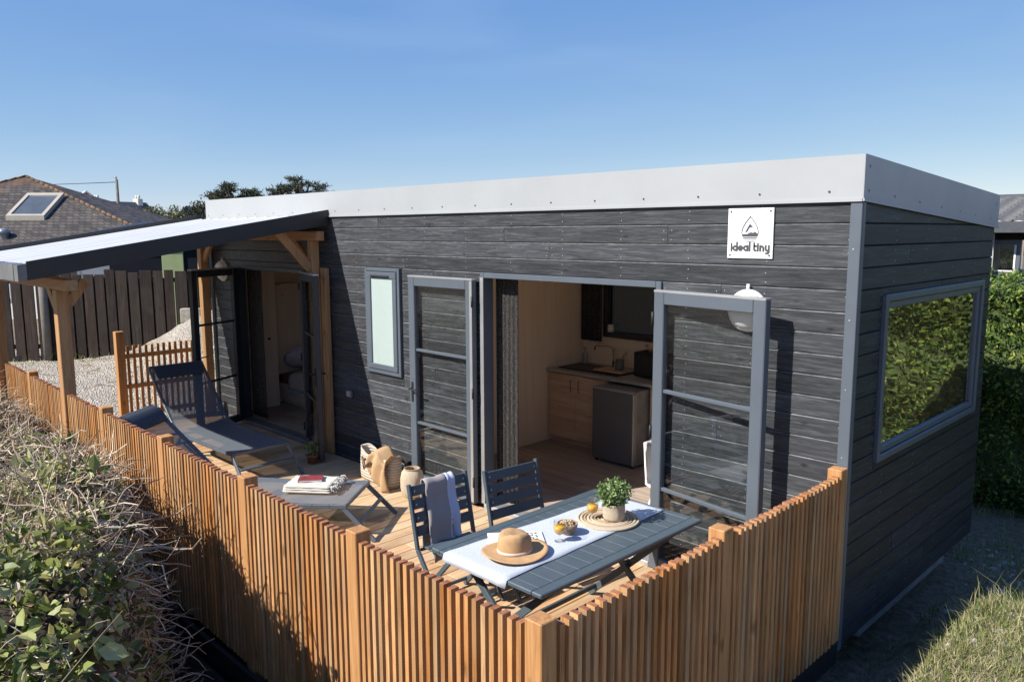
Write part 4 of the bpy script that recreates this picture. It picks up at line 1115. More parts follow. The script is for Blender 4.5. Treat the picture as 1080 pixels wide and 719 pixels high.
for dx,dy,l in ((-.06,.0,.27),(.05,.01,.2),(.1,.0,.24)):
    mb.tube([(dx*.15,dy,.02),(dx*.7,dy,.02+l*.75),(dx*.85,dy,l*.85),(dx,dy,l)],[.006,.006,.021,.006],8)
mb.build('spoon',M['strawp'],ut)
mw=thing('toaster_oven','black mini oven at the right end of the worktop','oven',(-3.26,2.56,.9675))
mb=MB();mb.bbox(-.23,.23,-.16,.16,.015,.30,.012);mb.build('housing',M['black'],mw)
mb=MB();mb.bbox(-.20,.1,-.172,-.1615,.04,.27,.004);mb.build('door',M['blackmetal'],mw)
mb=MB()
for z in (.07,.13,.19):mb.tube([(.16,-.161,z),(.16,-.18,z)],.017,12)
mb.build('knob',M['alul'],mw)
br=thing('bread_basket','small wicker basket of bread standing on the black oven','basket',(-3.30,2.56,1.2685))
mb=MB();mb.lathe([(.001,0),(.07,0),(.11,.05),(.115,.075),(.105,.07),(.07,.012),(.001,.01)],28,wob=lambda a,z:.02*math.sin(a*16));mb.build('wicker',M['straw'],br)
mb=MB()
for a in (0,2.1,4.2):mb.lathe([(.001,-.03),(.035,-.02),(.045,0),(.035,.022),(.001,.03)],14,(.045*math.cos(a),.045*math.sin(a),.07))
mb.build('bread',M['crisps'],br)
cj=thing('candle_jar','small pale jar standing on the kitchen window ledge','jar',(-4.19,2.86,1.4015))
mb=MB();mb.lathe([(.001,0),(.038,0),(.04,.004),(.04,.085),(.036,.09),(.034,.085),(.001,.08)],24);mb.build('jar',M['cream'],cj)
mb=MB();mb.lathe([(.039,.03),(.0415,.03),(.0415,.055),(.039,.055)],24);mb.build('jar_label',M['paper'],cj)
def curtain(label,x0,x1,y0,y1,z0,z1,folds,amp,taper=.0):
    t=thing('curtain',label,'curtain',(0,0,0));n=folds*10;vs=[];m=14
    for j in range(m+1):
        z=z1+(z0-z1)*j/m
        for i in range(n+1):
            u=i/n;k=1-taper*math.sin(PI*j/m)
            vs.append((x0+(x1-x0)*u*k,y0+(y1-y0)*u+amp*math.sin(u*folds*2*PI)*(.6+.4*j/m),z))
    fs=[(j*(n+1)+i,(j+1)*(n+1)+i,(j+1)*(n+1)+i+1,j*(n+1)+i+1) for j in range(m) for i in range(n)]
    mb=MB();mb.add(vs,fs,0,True);o=mb.build('fabric',M['curtain'],t);md=o.modifiers.new('thickness','SOLIDIFY');md.thickness=.004
    mb=MB();mb.tube([(x0-.03,(y0+y1)/2,z1+.015),(x1+.03,(y0+y1)/2,z1+.015)],.009,8);mb.build('rail',M['black'],t)
    return t
curtain('long charcoal curtain hanging at the left side of the kitchen doorway',-3.47,-3.17,.16,.16,.05,2.35,5,.012)
curtain('short charcoal curtain at the left of the dark kitchen window',-4.63,-4.29,2.80,2.80,1.27,2.35,4,.025)
curtain('charcoal curtain hanging at the left side of the bedroom doorway',-8.58,-8.16,.16,.16,.07,2.33,5,.014)
# white dining chair just inside the doorway, mostly hidden by the right door leaf
wc=thing('dining_chair','white moulded chair half hidden behind the right kitchen door leaf','chair',(-1.66,.60,FL),R(-12))
mb=MB();n=10;vs=[]
prof=[(.22,.43),(.1,.44),(0,.44),(-.1,.435),(-.17,.45),(-.205,.52),(-.225,.62),(-.245,.74),(-.26,.82)]
for x,z in prof:
    for i in range(n+1):
        u=i/n*2-1;w=.22-.03*max(0,(z-.5)/.35);vs.append((x+.035*u*u*(1 if z>.5 else 0),u*w,z+.02*u*u*(1 if z<.46 else 0)))
mb.add(vs,[(j*(n+1)+i,j*(n+1)+i+1,(j+1)*(n+1)+i+1,(j+1)*(n+1)+i) for j in range(len(prof)-1) for i in range(n)],0,True);o=mb.build('seat_shell',M['white'],wc);md=o.modifiers.new('thickness','SOLIDIFY');md.thickness=.014
for sx in (1,-1):
    for sy in (1,-1):
        mb=MB();mb.tube([(sx*.13,sy*.14,.43),(sx*.19,sy*.19,.2),(sx*.21,sy*.21,0)],[.018,.015,.011],8);mb.build('leg',M['white'],wc)

# ------------------------------------------------------------------ bedroom
wd=thing('wardrobe_panel','pale oak wardrobe end panel just inside the bedroom doorway','wardrobe',(0,0,0))
mb=MB();mb.bbox(-9.02,-8.98,.24,.80,.032,2.55,.003);mb.build('panel',M['intwood'],wd)
mb=MB();mb.tube([(-8.979,.66,1.08),(-8.95,.66,1.08)],.018,10);mb.build('knob',M['black'],wd)
hs=thing('wall_shelf','oak shelf with a hook fixed to the bedroom end wall','shelf',(0,0,0))
mb=MB();mb.bbox(-9.258,-9.0,.9,2.87,1.86,1.89,.003);mb.build('shelf',M['intwood'],hs)
mb=MB();mb.tube([(-9.259,1.05,1.70),(-9.22,1.05,1.70),(-9.21,1.05,1.73)],.006,6);mb.build('hook',M['alul'],hs)
bd=thing('bed','oak box bed with lavender pillow seen through the bedroom doorway','bed',(0,0,0))
mb=MB();mb.bbox(-9.255,-7.2,.92,2.45,.10,.34,.006);mb.box(-9.2,-7.25,.97,2.4,FL,.099);mb.build('base',M['intwood'],bd)
mb=MB();slabcloth(mb,-9.25,-7.22,.94,2.43,.341,.52,0,1);mb.build('mattress',M['brownbed'],bd)
mb=MB();vs=[]
for q in range(9):
    a=q/8
    for k in range(16):
        an=2*PI*k/16;r_=math.sin(PI*min(.98,max(.02,a)))**.45
        vs.append((-9.08+.11*r_*math.cos(an)+.05*math.sin(an),.96+.70*a,.73+.19*r_*math.sin(an)))
mb.add(vs,[(q*16+k,q*16+(k+1)%16,(q+1)*16+(k+1)%16,(q+1)*16+k) for q in range(8) for k in range(16)],0,True);mb.build('pillow',M['lavender'],bd,fixn=True)
tr=thing('bed_throw','cream fringed throw hanging over the side of the bed','throw',(0,0,0))
mb=MB();vs=[];nx=16;path=[(2.2,.535),(1.6,.54),(1.0,.535),(.92,.51),(.895,.45),(.89,.36),(.888,.29)]
for y,z in path:
    for i in range(nx+1):u=i/nx;vs.append((-8.85+1.15*u,y-.012*math.sin(u*22)*(z<.5),z+.004*math.sin(u*14)))
mb.add(vs,[(j*(nx+1)+i,j*(nx+1)+i+1,(j+1)*(nx+1)+i+1,(j+1)*(nx+1)+i) for j in range(len(path)-1) for i in range(nx)],0,True);o=mb.build('cloth',M['throw'],tr);md=o.modifiers.new('thickness','SOLIDIFY');md.thickness=.012
mb=MB()
for i in range(60):x=-8.84+1.13*i/59;mb.tube([(x,.886,.29),(x+.004*math.sin(i*3),.882,.25),(x+.008*math.sin(i*5),.88,.215)],.005,4)
mb.build('fringe',M['throw'],tr)
# ------------------------------------------------------------------ rough hedge in front of the fence
hg=thing('hedge','rough half dead climber covered hedge in front of the long slatted fence','hedge',(0,0,0))
HX=[-10.2,-7.9,-5.6,-4.6,-4.0,-3.4,-2.8,-2.3,-1.9,-1.5,-1.1,-.75,-.4]
HYI=[-2.96,-2.96,-2.98,-2.99,-3.03,-3.14,-3.32,-3.52,-3.68,-3.86,-4.08,-4.3,-4.65]
HYO=[-5.6,-5.6,-5.6,-5.6,-5.6,-5.6,-5.6,-5.6,-5.6,-5.6,-5.6,-5.6,-5.5]
HZ=[1.05,1.0,.98,.98,1.0,1.06,1.10,1.12,1.12,1.08,1.02,.9,.5]
def hz(x,y):
    yi=np.interp(x,HX,HYI);yo=np.interp(x,HX,HYO);zt=np.interp(x,HX,HZ)
    v=(y-yo)/(yi-yo)
    e=np.clip((1-v)*(yi-yo)/.42,0,1);z=zt*(1-(1-e)**2.2)
    z=z*np.clip(v/.12,0,1)**.5
    b=.10*np.sin(x*2.9+y*1.3)*np.sin(y*3.1-x)+.06*np.sin(x*7.1)*np.sin(y*6.3)
    return z+b*np.clip(e*1.5,0,1)-.42*(1-np.clip(e*2.5,0,1))
def hsample(n,x0,x1,rg,inner=None):
    x=rg.uniform(x0,x1,n);yi=np.interp(x,HX,HYI);yo=np.interp(x,HX,HYO)
    u=rg.random(n);y=yi+(yo-yi)*np.where(rg.random(n)<.45,u*u*.35,u*.9)
    return x,y,hz(x,y)
xs=np.arange(-10.2,-.38,.1);vv=np.linspace(0,1,26)**1.5
X=np.repeat(xs[:,None],26,1);YI=np.interp(xs,HX,HYI)[:,None];YO=np.interp(xs,HX,HYO)[:,None];Y=YI+(YO-YI)*vv[None]-.05
Z=hz(X,Y)-.17+rng.normal(0,.02,X.shape);Z=np.maximum(Z,-.5)
V=np.stack([X,Y,Z],-1).reshape(-1,3);i=(np.arange(len(xs)-1)[:,None]*26+np.arange(25)[None]).ravel()
npmesh('inner_mass',V,np.stack([i,i+26,i+27,i+1],1),M['hedge_dark'],None,hg,True)
def twigmesh(P0,D,Lg,rad,rg,seg=5,bend=.35):
    """many thin crooked twigs as three sided tubes"""
    n=len(P0);pts=[P0];d=D/np.linalg.norm(D,axis=1,keepdims=True);p=P0
    for s in range(seg):
        d=d+rg.normal(0,bend,(n,3));d[:,2]-=.04;d/=np.linalg.norm(d,axis=1,keepdims=True)
        p=p+d*(Lg/seg)[:,None];pts.append(p)
    pts=np.stack(pts,1)                                  # n,seg+1,3
    ref=rg.normal(size=(n,1,3));t=np.diff(pts,axis=1,append=pts[:,-1:]*2-pts[:,-2:-1])
    u=np.cross(t,ref);u/=np.linalg.norm(u,axis=2,keepdims=True)+1e-9;w=np.cross(t,u);w/=np.linalg.norm(w,axis=2,keepdims=True)+1e-9
    r_=rad[:,None,None]*np.linspace(1,.4,seg+1)[None,:,None]
    ring=[pts+(u*math.cos(a)+w*math.sin(a))*r_ for a in (0,2.094,4.188)]
    V=np.stack(ring,2)                                   # n,seg+1,3,3
    V=V.reshape(-1,3);b=(np.arange(n)*(seg+1)*3)[:,None,None]+ (np.arange(seg)*3)[None,:,None]
    k=np.arange(3)[None,None];k2=(k+1)%3
    F=np.stack([b+k,b+k2,b+3+k2,b+3+k],-1).reshape(-1,4)
    return V,F,pts
rg=np.random.default_rng(21)
TW=[];LV={}
def twigset(name,n,x0,x1,lmin,lmax,rmin,rmax,dz,mat,up=.0,bend=.35):
    x,y,z=hsample(n,x0,x1,rg);P=np.stack([x,y,z-rg.uniform(dz[0],dz[1],n)],1)
    D=rg.normal(size=(n,3))*np.array([1,1,.55]);D[:,2]+=up
    V,F,pts=twigmesh(P,D,rg.uniform(lmin,lmax,n),rg.uniform(rmin,rmax,n),rg,5,bend)
    TW.append((V,F))
twigset('dry_twigs',9000,-9.9,-2.2,.12,.4,.0035,.0085,(-.04,.10),M['twig'],.12)
twigset('dry_twigs',1500,-3.8,-.55,.1,.3,.002,.005,(-.02,.14),M['twig'],.1)
twigset('long_shoots',110,-9.5,-.7,.25,.6,.0025,.005,(-.02,.06),M['twig'],.35,.14)
twigset('branches',260,-9.5,-1.3,.25,.55,.008,.014,(.03,.16),M['twig'],.0,.25)
def leafset(name,n,x0,x1,size,dz,mat,ar=.6,keep=None):
    x,y,z=hsample(n*2,x0,x1,rg)
    m=keep(x,y) if keep else np.ones(len(x),bool)
    x,y,z=x[m][:n],y[m][:n],z[m][:n];n=len(x)
    P=np.stack([x,y,z+rg.uniform(dz[0],dz[1],n)],1)
    V,F=leafcloud(n,P,size,rg,.5,ar);LV.setdefault(name,[]).append((V,F,mat))
cl=lambda x,y:np.sin(x*2.3+1)*np.sin(y*3.7+.5)+.35*np.sin(x*6.1+y*4)>rg.uniform(-.2,.9,len(x))
leafset('green_leaves',2600,-9.9,-2.6,.06,(-.06,.06),M['ivy'],.62,cl)
leafset('green_leaves',2300,-3.4,-.5,.07,(-.1,.06),M['ivy'],.66);leafset('green_leaves',850,-6,-.5,.105,(-.08,.06),M['ivy'],.7);leafset('green_leaves',1500,-9.9,-3,.075,(-.04,.08),M['ivy'],.5,cl);leafset('green_leaves',1300,-3.4,-.5,.05,(-.05,.08),M['ivy'],.6)
leafset('withered_leaves',13000,-9.9,-1.6,.036,(-.05,.07),M['dryleaf'],.5)
leafset('withered_leaves',1800,-3.4,-.5,.042,(-.12,.04),M['dryleaf'],.5)
def merged(parts):
    o=0;Vs=[];Fs=[]
    for V,F in parts:Vs.append(V);Fs.append(F+o);o+=len(V)
    return np.concatenate(Vs),np.concatenate(Fs)
V,F=merged(TW);npmesh('twigs',V,F,M['twig'],None,hg,True)['kind']='stuff'
for nm,ps in LV.items():
    V,F=merged([p[:2] for p in ps]);npmesh(nm,V,F,ps[0][2],None,hg)['kind']='stuff'
# dark corrugated sheet lying in the gap between hedge and fence
cs=thing('corrugated_sheet','black corrugated sheet on the ground between hedge and fence','sheet',(0,0,0))
mb=MB();n=60;vs=[]
for x in (-4.2,-.3):
    for k in range(n+1):
        v=k/n;y=-2.97-.95*v;vs.append((x,y,-.27-.16*v+.022*math.sin(k*2*PI/6)))
mb.add(vs,[(k,n+1+k,n+2+k,k+1) for k in range(n)],0,True);o=mb.build('sheet',M['blackmetal'],cs);md=o.modifiers.new('thickness','SOLIDIFY');md.thickness=.004
# ------------------------------------------------------------------ clipped hedge behind the house
bh=thing('hedge','tall clipped green hedge behind the house end with a sunlit top','hedge',(0,0,0))
rg=np.random.default_rng(5)
HY0,HY1,HX0,HX1,HZT=4.95,6.5,-4.5,7.5,2.02
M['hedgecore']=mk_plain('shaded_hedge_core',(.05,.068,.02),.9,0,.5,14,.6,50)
def bump2(a,b):return .11*np.sin(b*5.2+1.2*np.sin(a*1.9))+.07*np.sin(a*3.1+b*1.7)*np.sin(b*2.7-a*.9)+.05*np.sin(a*7.7+b*3)*np.sin(b*6.1)
nx,nz=110,26;xs=np.linspace(HX0,HX1,nx);zs=np.linspace(-.6,HZT-.1,nz)
A,B=np.meshgrid(xs,zs);Yf=HY0+.1+bump2(A,B)+rng.normal(0,.015,A.shape)
ys=np.linspace(HY0+.12,HY1,12)[1:];A2,B2=np.meshgrid(xs,ys);Zt=HZT-.1+bump2(A2,B2)+rng.normal(0,.015,A2.shape)
V=np.concatenate([np.stack([A,Yf,B],-1).reshape(-1,3),np.stack([A2,B2,Zt],-1).reshape(-1,3)]);rows=nz+11
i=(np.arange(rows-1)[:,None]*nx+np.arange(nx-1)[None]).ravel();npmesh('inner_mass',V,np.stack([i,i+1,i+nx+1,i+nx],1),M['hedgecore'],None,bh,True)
def hl(n,x0,x1,size):
    k=rg.random(n);x=rg.uniform(x0,x1,n);fr=k<.68
    z=np.where(fr,rg.uniform(-.55,HZT,n),HZT+bump2(x,x*2)*.6+rg.uniform(-.1,.06,n));y=np.where(fr,HY0+bump2(x,z)+rg.uniform(-.07,.12,n),rg.uniform(HY0-.05,HY1,n))
    V,F=leafcloud(n,np.stack([x,y,z],1),size,rg,.5,.6);npmesh('foliage',V,F,M['hedgeleaf'],None,bh)
hl(34000,-2.2,3.4,.055);hl(3000,3.4,4.4,.09);hl(5000,4.2,7.5,.11);hl(2500,-4.5,-2.2,.11)
# ------------------------------------------------------------------ grass on the right
def blades(n,x,y,h,wd,mat,name,kind='stuff',lean=.8):
    z=hgt(x,y)-.01;a=rg.uniform(0,2*PI,n);l=rg.normal(0,lean,n)*h;b=rg.uniform(0,2*PI,n)
    u=np.stack([np.cos(a),np.sin(a),0*a],1)*wd[:,None];P=np.stack([x,y,z],1);tip=np.stack([np.cos(b)*l,np.sin(b)*l,h],1)
    mid=tip*np.array([.35,.35,.6])
    V=np.stack([P-u,P+u,P+mid+u*.7,P+mid-u*.7,P+tip],1).reshape(-1,3);k=(np.arange(n)*5)[:,None]
    Fq=k+np.array([[0,1,2,3]]);Ft=k+np.array([[3,2,4,4]])
    # tips as thin quads
    V2=np.stack([P-u,P+u,P+mid+u*.7,P+mid-u*.7,P+tip+u*.1,P+tip-u*.1],1).reshape(-1,3);k=(np.arange(n)*6)[:,None]
    F=np.concatenate([k+np.array([[0,1,2,3]]),k+np.array([[3,2,4,5]])])
    return tag(npmesh(name,V2,F,mat),kind=kind)
n=95000;x=rg.uniform(.02,1.75,n);y=rg.uniform(-1.5,4.6,n)
cov=.25+.4*np.sin(x*5.1+1+y)*np.sin(y*3.7-x*2)+.25*np.sin(x*9+y*4)+1.0*np.clip((x-.06)/.2,0,1)*np.clip((2.3-y)/.6,0,1)-.9*np.exp(-((x-.4)/.7)**2-((y-3.1)/.9)**2)
m=rg.random(n)<np.clip(cov,.06,1);x,y=x[m],y[m];n=len(x)
blades(n,x,y,rg.gamma(3,.0125,n)*(1+2.2*(rg.random(n)<.14)*np.exp(-((x-.75)/.35)**2-((y-1.3)/.5)**2)),rg.uniform(.0018,.0042,n),M['grassblade'],'grass')
n=9000;t_=rg.random(n);x=rg.uniform(-19,-10,n);y=rg.uniform(-3.6,4,n);q=((x+16)*.77-(y-.85)*.637)
m=(q>.03)&(q<.55)&(y<.6);x,y=x[m],y[m];n=len(x);blades(n,x,y,rg.gamma(3,.03,n),rg.uniform(.004,.009,n),M['grassblade'],'grass')
n=30000;x=rg.uniform(.02,1.75,n);y=rg.uniform(-1.5,3.2,n);c_=.5+.5*np.sin(x*6+y*2.3)*np.sin(y*4.1-x*3);m=rg.random(n)<np.clip(c_,0,1)*np.clip((2.5-y)/.5,.1,1);x,y=x[m],y[m];n=len(x)
blades(n,x,y,rg.gamma(3,.008,n)+.004,rg.uniform(.0014,.003,n),M['straw_grass'],'dry_grass',lean=2.2)
# grass tufts and pebbles in the dirt behind the bank
tx,ty=[],[]
for k in range(95):
    cx,cy=rg.uniform(-.5,1.6),rg.uniform(.2,5.0)
    m_=rg.integers(25,110);s_=rg.uniform(.03,.13);tx.append(rg.normal(cx,s_,m_));ty.append(rg.normal(cy,s_*1.6,m_))
x=np.concatenate(tx);y=np.concatenate(ty);m=(x>.03)|(y>3.1);x,y=x[m],y[m];n=len(x)
blades(n,x,y,rg.gamma(4,.018,n),rg.uniform(.0016,.0036,n),M['grassblade'],'grass')
nP=1500;px_=rg.uniform(-.8,1.6,nP);py_=rg.uniform(.3,4.9,nP);m=((px_>.06)|(py_>3.05))&(np.sin(px_*3+py_*1.3)+np.sin(py_*2.4)>-.7);px_,py_=px_[m],py_[m];nP=len(px_)
r_=rg.gamma(2,.0065,nP)+.006;o8=np.array([[1,0,0],[.3,.9,0],[-.8,.6,0],[-.9,-.5,0],[.2,-1,0],[.1,.1,.62]])
V=np.stack([px_,py_,hgt(px_,py_)-.002],1)[:,None]+o8[None]*r_[:,None,None]*rg.uniform(.7,1.3,(nP,6,1))
b=(np.arange(nP)*6)[:,None];F=np.concatenate([b+np.array([[k,(k+1)%5,5]]) for k in range(5)])
tag(npmesh('pebbles',V.reshape(-1,3),F,M['conc']),kind='stuff')
# stones in the dirt
rs=random.Random(2)
def stone(loc,r,label,sd,mat='conc'):
    mb=MB();rr=random.Random(sd);pr=[]
    for q in range(6):
        for k in range(9):
            th_=PI*(q+.5)/6;a=2*PI*k/9;f=r*(1+rr.uniform(-.18,.18));pr.append((f*math.sin(th_)*math.cos(a),f*.8*math.sin(th_)*math.sin(a),f*.55*math.cos(th_)))
    mb.add(pr,[(q*9+k,(q+1)*9+k,(q+1)*9+(k+1)%9,q*9+(k+1)%9) for q in range(5) for k in range(9)]+[tuple(range(9))[::-1],tuple(range(45,54))],0,True)
    o=mb.build('stone',M[mat],None,loc,sd);return tag(o,label,'stone')
stone((.35,2.55,float(hgt(.35,2.55))+.02),.11,'rounded stone in the shaded dirt beyond the grass tuft',3)
stone((.15,1.85,float(hgt(.15,1.85))+.02),.09,'small stone in the shaded grass beside the galvanised beam',8)
# concrete blocks on the gravel heap
blk=[(-14.35,1.75,.42,.5,.2,.3,'long grey block lying at the foot of the gravel heap'),(-13.85,2.25,.5,.35,.2,.34,'grey block lying on the gravel heap against the dark fence'),
     (-13.95,2.42,.45,.3,.2,.32,'upright grey block leaning on the gravel heap'),(-13.62,2.55,.4,.22,.22,.62,'pale sunlit block standing tallest on the gravel heap')]
for i,(x,y,w,d,h2,h,lb) in enumerate(blk):
    mb=MB();mb.bbox(-w/2,w/2,-.1,.1,0,h,.012);o=mb.build('concrete_block',M['conc'],None,(x,y,float(hgt(x,y))-.08),R(48+i*7));tag(o,lb,'block',group='concrete blocks on the gravel heap')
# ------------------------------------------------------------------ dark paling fence across the yard
pl=thing('paling_fence','dark weathered paling fence across the far side of the gravel yard','fence',(-16.0,.85,0),math.atan2(.77,.637))
mb=MB();t_=-5.6;rr=random.Random(4);k=0
while t_<6.2:
    w=rr.uniform(.18,.25);z1=1.84+rr.uniform(-.05,.05)+(.05 if k%4==2 else 0);ti=rr.uniform(-.008,.008)
    mb.bbox(t_,t_+w,-.05+rr.uniform(-.004,.004),-.022,-.2,z1,.004);t_+=w+rr.uniform(.03,.055);k+=1
mb.build('boards',M['paling'],pl)
mb=MB();t_=-5.5
while t_<6.1:w=rr.uniform(.18,.25);mb.bbox(t_,t_+w,.032,.05,-.2,1.72+rr.uniform(-.05,.05),.004);t_+=w+.04
mb.build('back_boards',M['paling'],pl)
mb=MB();
for z in (.22,1.62):mb.bbox(-5.6,6.2,-.02,.03,z,z+.09,.004)
mb.build('rail',M['paling'],pl)
for tt in (-5.0,-2.6,-.2,2.2,4.6):
    mb=MB();mb.bbox(tt-.06,tt+.06,-.02+.052,.16,-.3,1.9,.006);mb.build('post',M['paling'],pl)
mb=MB();mb.tube([(-1.47,-.10,-.2),(-1.47,-.10,1.93)],.085,10);mb.build('post',M['polewood'],pl)
# ------------------------------------------------------------------ buildings
nb=thing('slate_roofed_house','bungalow with orange lichen slate roof and a rooflight beyond the paling fence','house',(-29.81,-2.13,0),math.atan2(.745,.667))
L0,L1,DV,ZE=-4.7,10.13,9.56,2.04;ap=(2.73,4.78,4.75)
mb=MB();vs=[(L0,0,ZE),(L1,0,ZE),(L1,DV,ZE),(L0,DV,ZE),ap];mb.add(vs,[(0,1,4),(1,2,4),(2,3,4),(3,0,4),(3,2,1,0)]);rf=mb.build('roof',M['slate'],nb)
def rp(u,v,o=0):
    """point on the front slope, o above it"""
    return (u,v,ZE+v*(ap[2]-ZE)/ap[1]+o)
mb=MB()
for q in ((L0,0,ZE),(L1,0,ZE)):
    p=Vector(q);d=Vector(ap)-p
    for k in range(30):a=p+d*(k/30);b=p+d*((k+.97)/30);mb.tube([tuple(a+Vector((0,0,.0))),tuple(b+Vector((0,0,.01)))],.05,7)
mb.build('ridge_tiles',M['lichen'] if 'lichen' in M else M['terracotta'],rf)
M['lich']=mk_plain('orange_lichen_tiles',(.12,.07,.035),.85,0,.6,1.2)
rf.children[0].data.materials[0]=M['lich']
mb=MB();mb.box(L0+.4,L1-.4,.4,DV-.4,-.4,ZE-.01);mb.build('wall',M['whitewall'],nb)
for u in (3.4,5.6,7.6,9.0):
    mb=MB();mb.bbox(u-.02,u+.92,.33,.395,.6,1.9,.01);w_=mb.build('window',M['white'],nb);mb=MB();mb.box(u+.06,u+.42,.322,.329,.68,1.82);mb.box(u+.48,u+.84,.322,.329,.68,1.82);mb.build('pane',M['skyl'],w_)
# rooflight, tilted with the slope
u0,u1,v0,v1=3.5,4.75,1.88,3.32
mb=MB()
def rbar(a,b,c,d,o0,o1):
    mb.add([rp(a,c,o0),rp(b,c,o0),rp(b,d,o0),rp(a,d,o0),rp(a,c,o1),rp(b,c,o1),rp(b,d,o1),rp(a,d,o1)],[(0,3,2,1),(4,5,6,7),(0,1,5,4),(1,2,6,5),(2,3,7,6),(3,0,4,7)])
rbar(u0,u1,v0,v0+.09,.0,.16);rbar(u0,u1,v1-.14,v1,.0,.16);rbar(u0,u0+.12,v0+.091,v1-.141,.0,.16);rbar(u1-.12,u1,v0+.091,v1-.141,.0,.16)
rl=mb.build('rooflight',M['greybox'],rf)
mb=MB();rbar(u0+.121,u1-.121,v0+.091,v1-.141,.06,.12);mb.build('pane',M['skyl2'],rl)
mb=MB();p=Vector(rp(3.95,.9));mb.lathe([(.001,.3),(.12,.28),(.2,.2),(.2,.14),(.14,.1),(.12,-.1)],16,tuple(p));mb.build('vent_cowl',M['galv'],rf)
sh=thing('dark_shed','dark navy boarded shed with a pale green door panel beyond the paling fence','shed',(-18.55,2.8,0),math.atan2(.745,.667))
mb=MB();mb.box(-1.3,4.6,.0,2.6,-.3,2.62);mb.build('wall',M['navywall'],sh)
mb=MB();mb.add([(-1.6,-.25,2.63),(4.8,-.25,2.63),(4.8,2.8,2.9),(-1.6,2.8,2.9),(-1.6,-.25,2.70),(4.8,-.25,2.70),(4.8,2.8,2.97),(-1.6,2.8,2.97)],[(0,3,2,1),(4,5,6,7),(0,1,5,4),(1,2,6,5),(2,3,7,6),(3,0,4,7)]);mb.build('roof',M['blackmetal'],sh)
mb=MB();mb.bbox(.02,.56,-.04,-.002,.2,2.3,.01);d=mb.build('door',M['greenpanel'],sh);mb=MB();mb.tube([(.1,-.042,1.2),(.1,-.08,1.2),(.1,-.08,1.35)],.015,6);mb.build('handle',M['black'],d)
nr=thing('tile_roofed_bungalow','bungalow with wavy grey roof tiles behind the clipped hedge','house',(0,0,0))
xs=np.linspace(-6,6.5,300);rows=11;V=[];
for j in range(rows):
    for e in (0,1):
        v=(j+e)/rows;yy=9.6+2.4*v;zz=2.74+.5*v+(.045*(1-e))
        sc=.05*np.abs(np.sin(xs*PI/.3))
        for x_,s_ in zip(xs,sc):V.append((x_,yy-(.06*(1-s_/.05) if e==0 else 0)+(.0),zz+s_*.7))
V=np.array(V);nx=300;i=(np.arange(rows*2-1)[:,None]*nx+np.arange(nx-1)[None]).ravel();npmesh('roof',V,np.stack([i,i+1,i+nx+1,i+nx],1),M['tile'],None,nr,True)
mb=MB();mb.tube([(-6,12.0,3.25),(6.5,12.0,3.25)],.07,8);mb.bbox(-6,6.5,9.46,9.6,2.62,2.80,.005);mb.build('ridge_and_gutter',M['tile'],nr)
mb=MB();mb.box(-5.9,6.4,9.95,14,-.5,1.86);mb.box(-5.9,6.4,9.95,14,2.5,2.62);mb.build('wall',M['paling'],nr)
for k in range(11):
    x0=-5.6+k*1.08
    mb=MB();mb.bbox(x0,x0+.06,9.86,9.94,1.9,2.5,.005);mb.bbox(x0+.98,x0+1.04,9.86,9.94,1.9,2.5,.005);mb.bbox(x0+.0605,x0+.9795,9.86,9.94,1.9,1.98,.005);mb.bbox(x0+.0605,x0+.9795,9.86,9.94,2.43,2.5,.005)
    w_=mb.build('window',M['alu'],nr);mb=MB();mb.box(x0+.06,x0+.98,9.90,9.915,1.975,2.435);mb.build('pane',M['skyl'],w_)
    mb=MB();mb.bbox(x0+.062,x0+.09,9.85,9.865,1.985,2.425,.003);mb.bbox(x0+.95,x0+.978,9.85,9.865,1.985,2.425,.003);mb.bbox(x0+.0905,x0+.9495,9.85,9.865,1.985,2.01,.003);mb.build('sash',M['white'],w_)
mb=MB();mb.tube([(-1.72,9.72,-.4),(-1.72,9.72,2.6)],.05,10);mb.build('downpipe',M['white'],nr)
# far houses
def gable_house(name,label,loc,rz,w,d,zw,zr,wall,roof,chim=()):
    t=thing(name,label,'house',loc,rz)
    mb=MB();mb.add([(-w/2,0,-.5),(w/2,0,-.5),(w/2,0,zw),(0,0,zr-.15),(-w/2,0,zw),(-w/2,d,-.5),(w/2,d,-.5),(w/2,d,zw),(0,d,zr-.15),(-w/2,d,zw)],[(0,1,2,3,4),(9,8,7,6,5),(1,6,7,2),(0,4,9,5)]);mb.build('wall',wall,t)
    mb=MB();o=.3
    for s in (-1,1):
        a=[(0,-o,zr),(s*(w/2+o),-o,zw-.3*0-.25),(s*(w/2+o),d+o,zw-.25),(0,d+o,zr)];b=[(x,y,z-.14) for x,y,z in a]
        mb.add(a+b,[(0,1,2,3),(7,6,5,4),(0,4,5,1),(1,5,6,2),(2,6,7,3),(3,7,4,0)])
    r_=mb.build('roof',roof,t,fixn=True)
    for (x,y,h,s) in chim:
        mb=MB();mb.bbox(x-s,x+s,y-s*.7,y+s*.7,zr-1.0,zr+h,.03);
        for k in (-.4,.4):mb.tube([(x+k*s,y,zr+h),(x+k*s,y,zr+h+.3)],.11,8)
        mb.build('chimney',M['cream'],r_)
    return t
g1=gable_house('gabled_house','far grey roofed house with a pale gable beside the utility pole','house' and (-66.4,15.6,0),R(78),5.2,9,3.9,6.0,M['slate2'],M['slate2'])
g1.children[0].data.materials[0]=M['whitewall']
gable_house('chimney_house','far slate roofed house with two pale chimneys behind the utility pole',(-70.9,17.5,0),R(20),3.4,5,3.9,5.4,M['cream'],M['slate2'],((0,.3,.15,.3),(0,4.4,.3,.36)))
gable_house('small_house','small distant grey roofed house right of the round bushes',(-73.9,26.6,0),R(60),2.6,4,3.9,5.25,M['slate2'],M['slate2'])
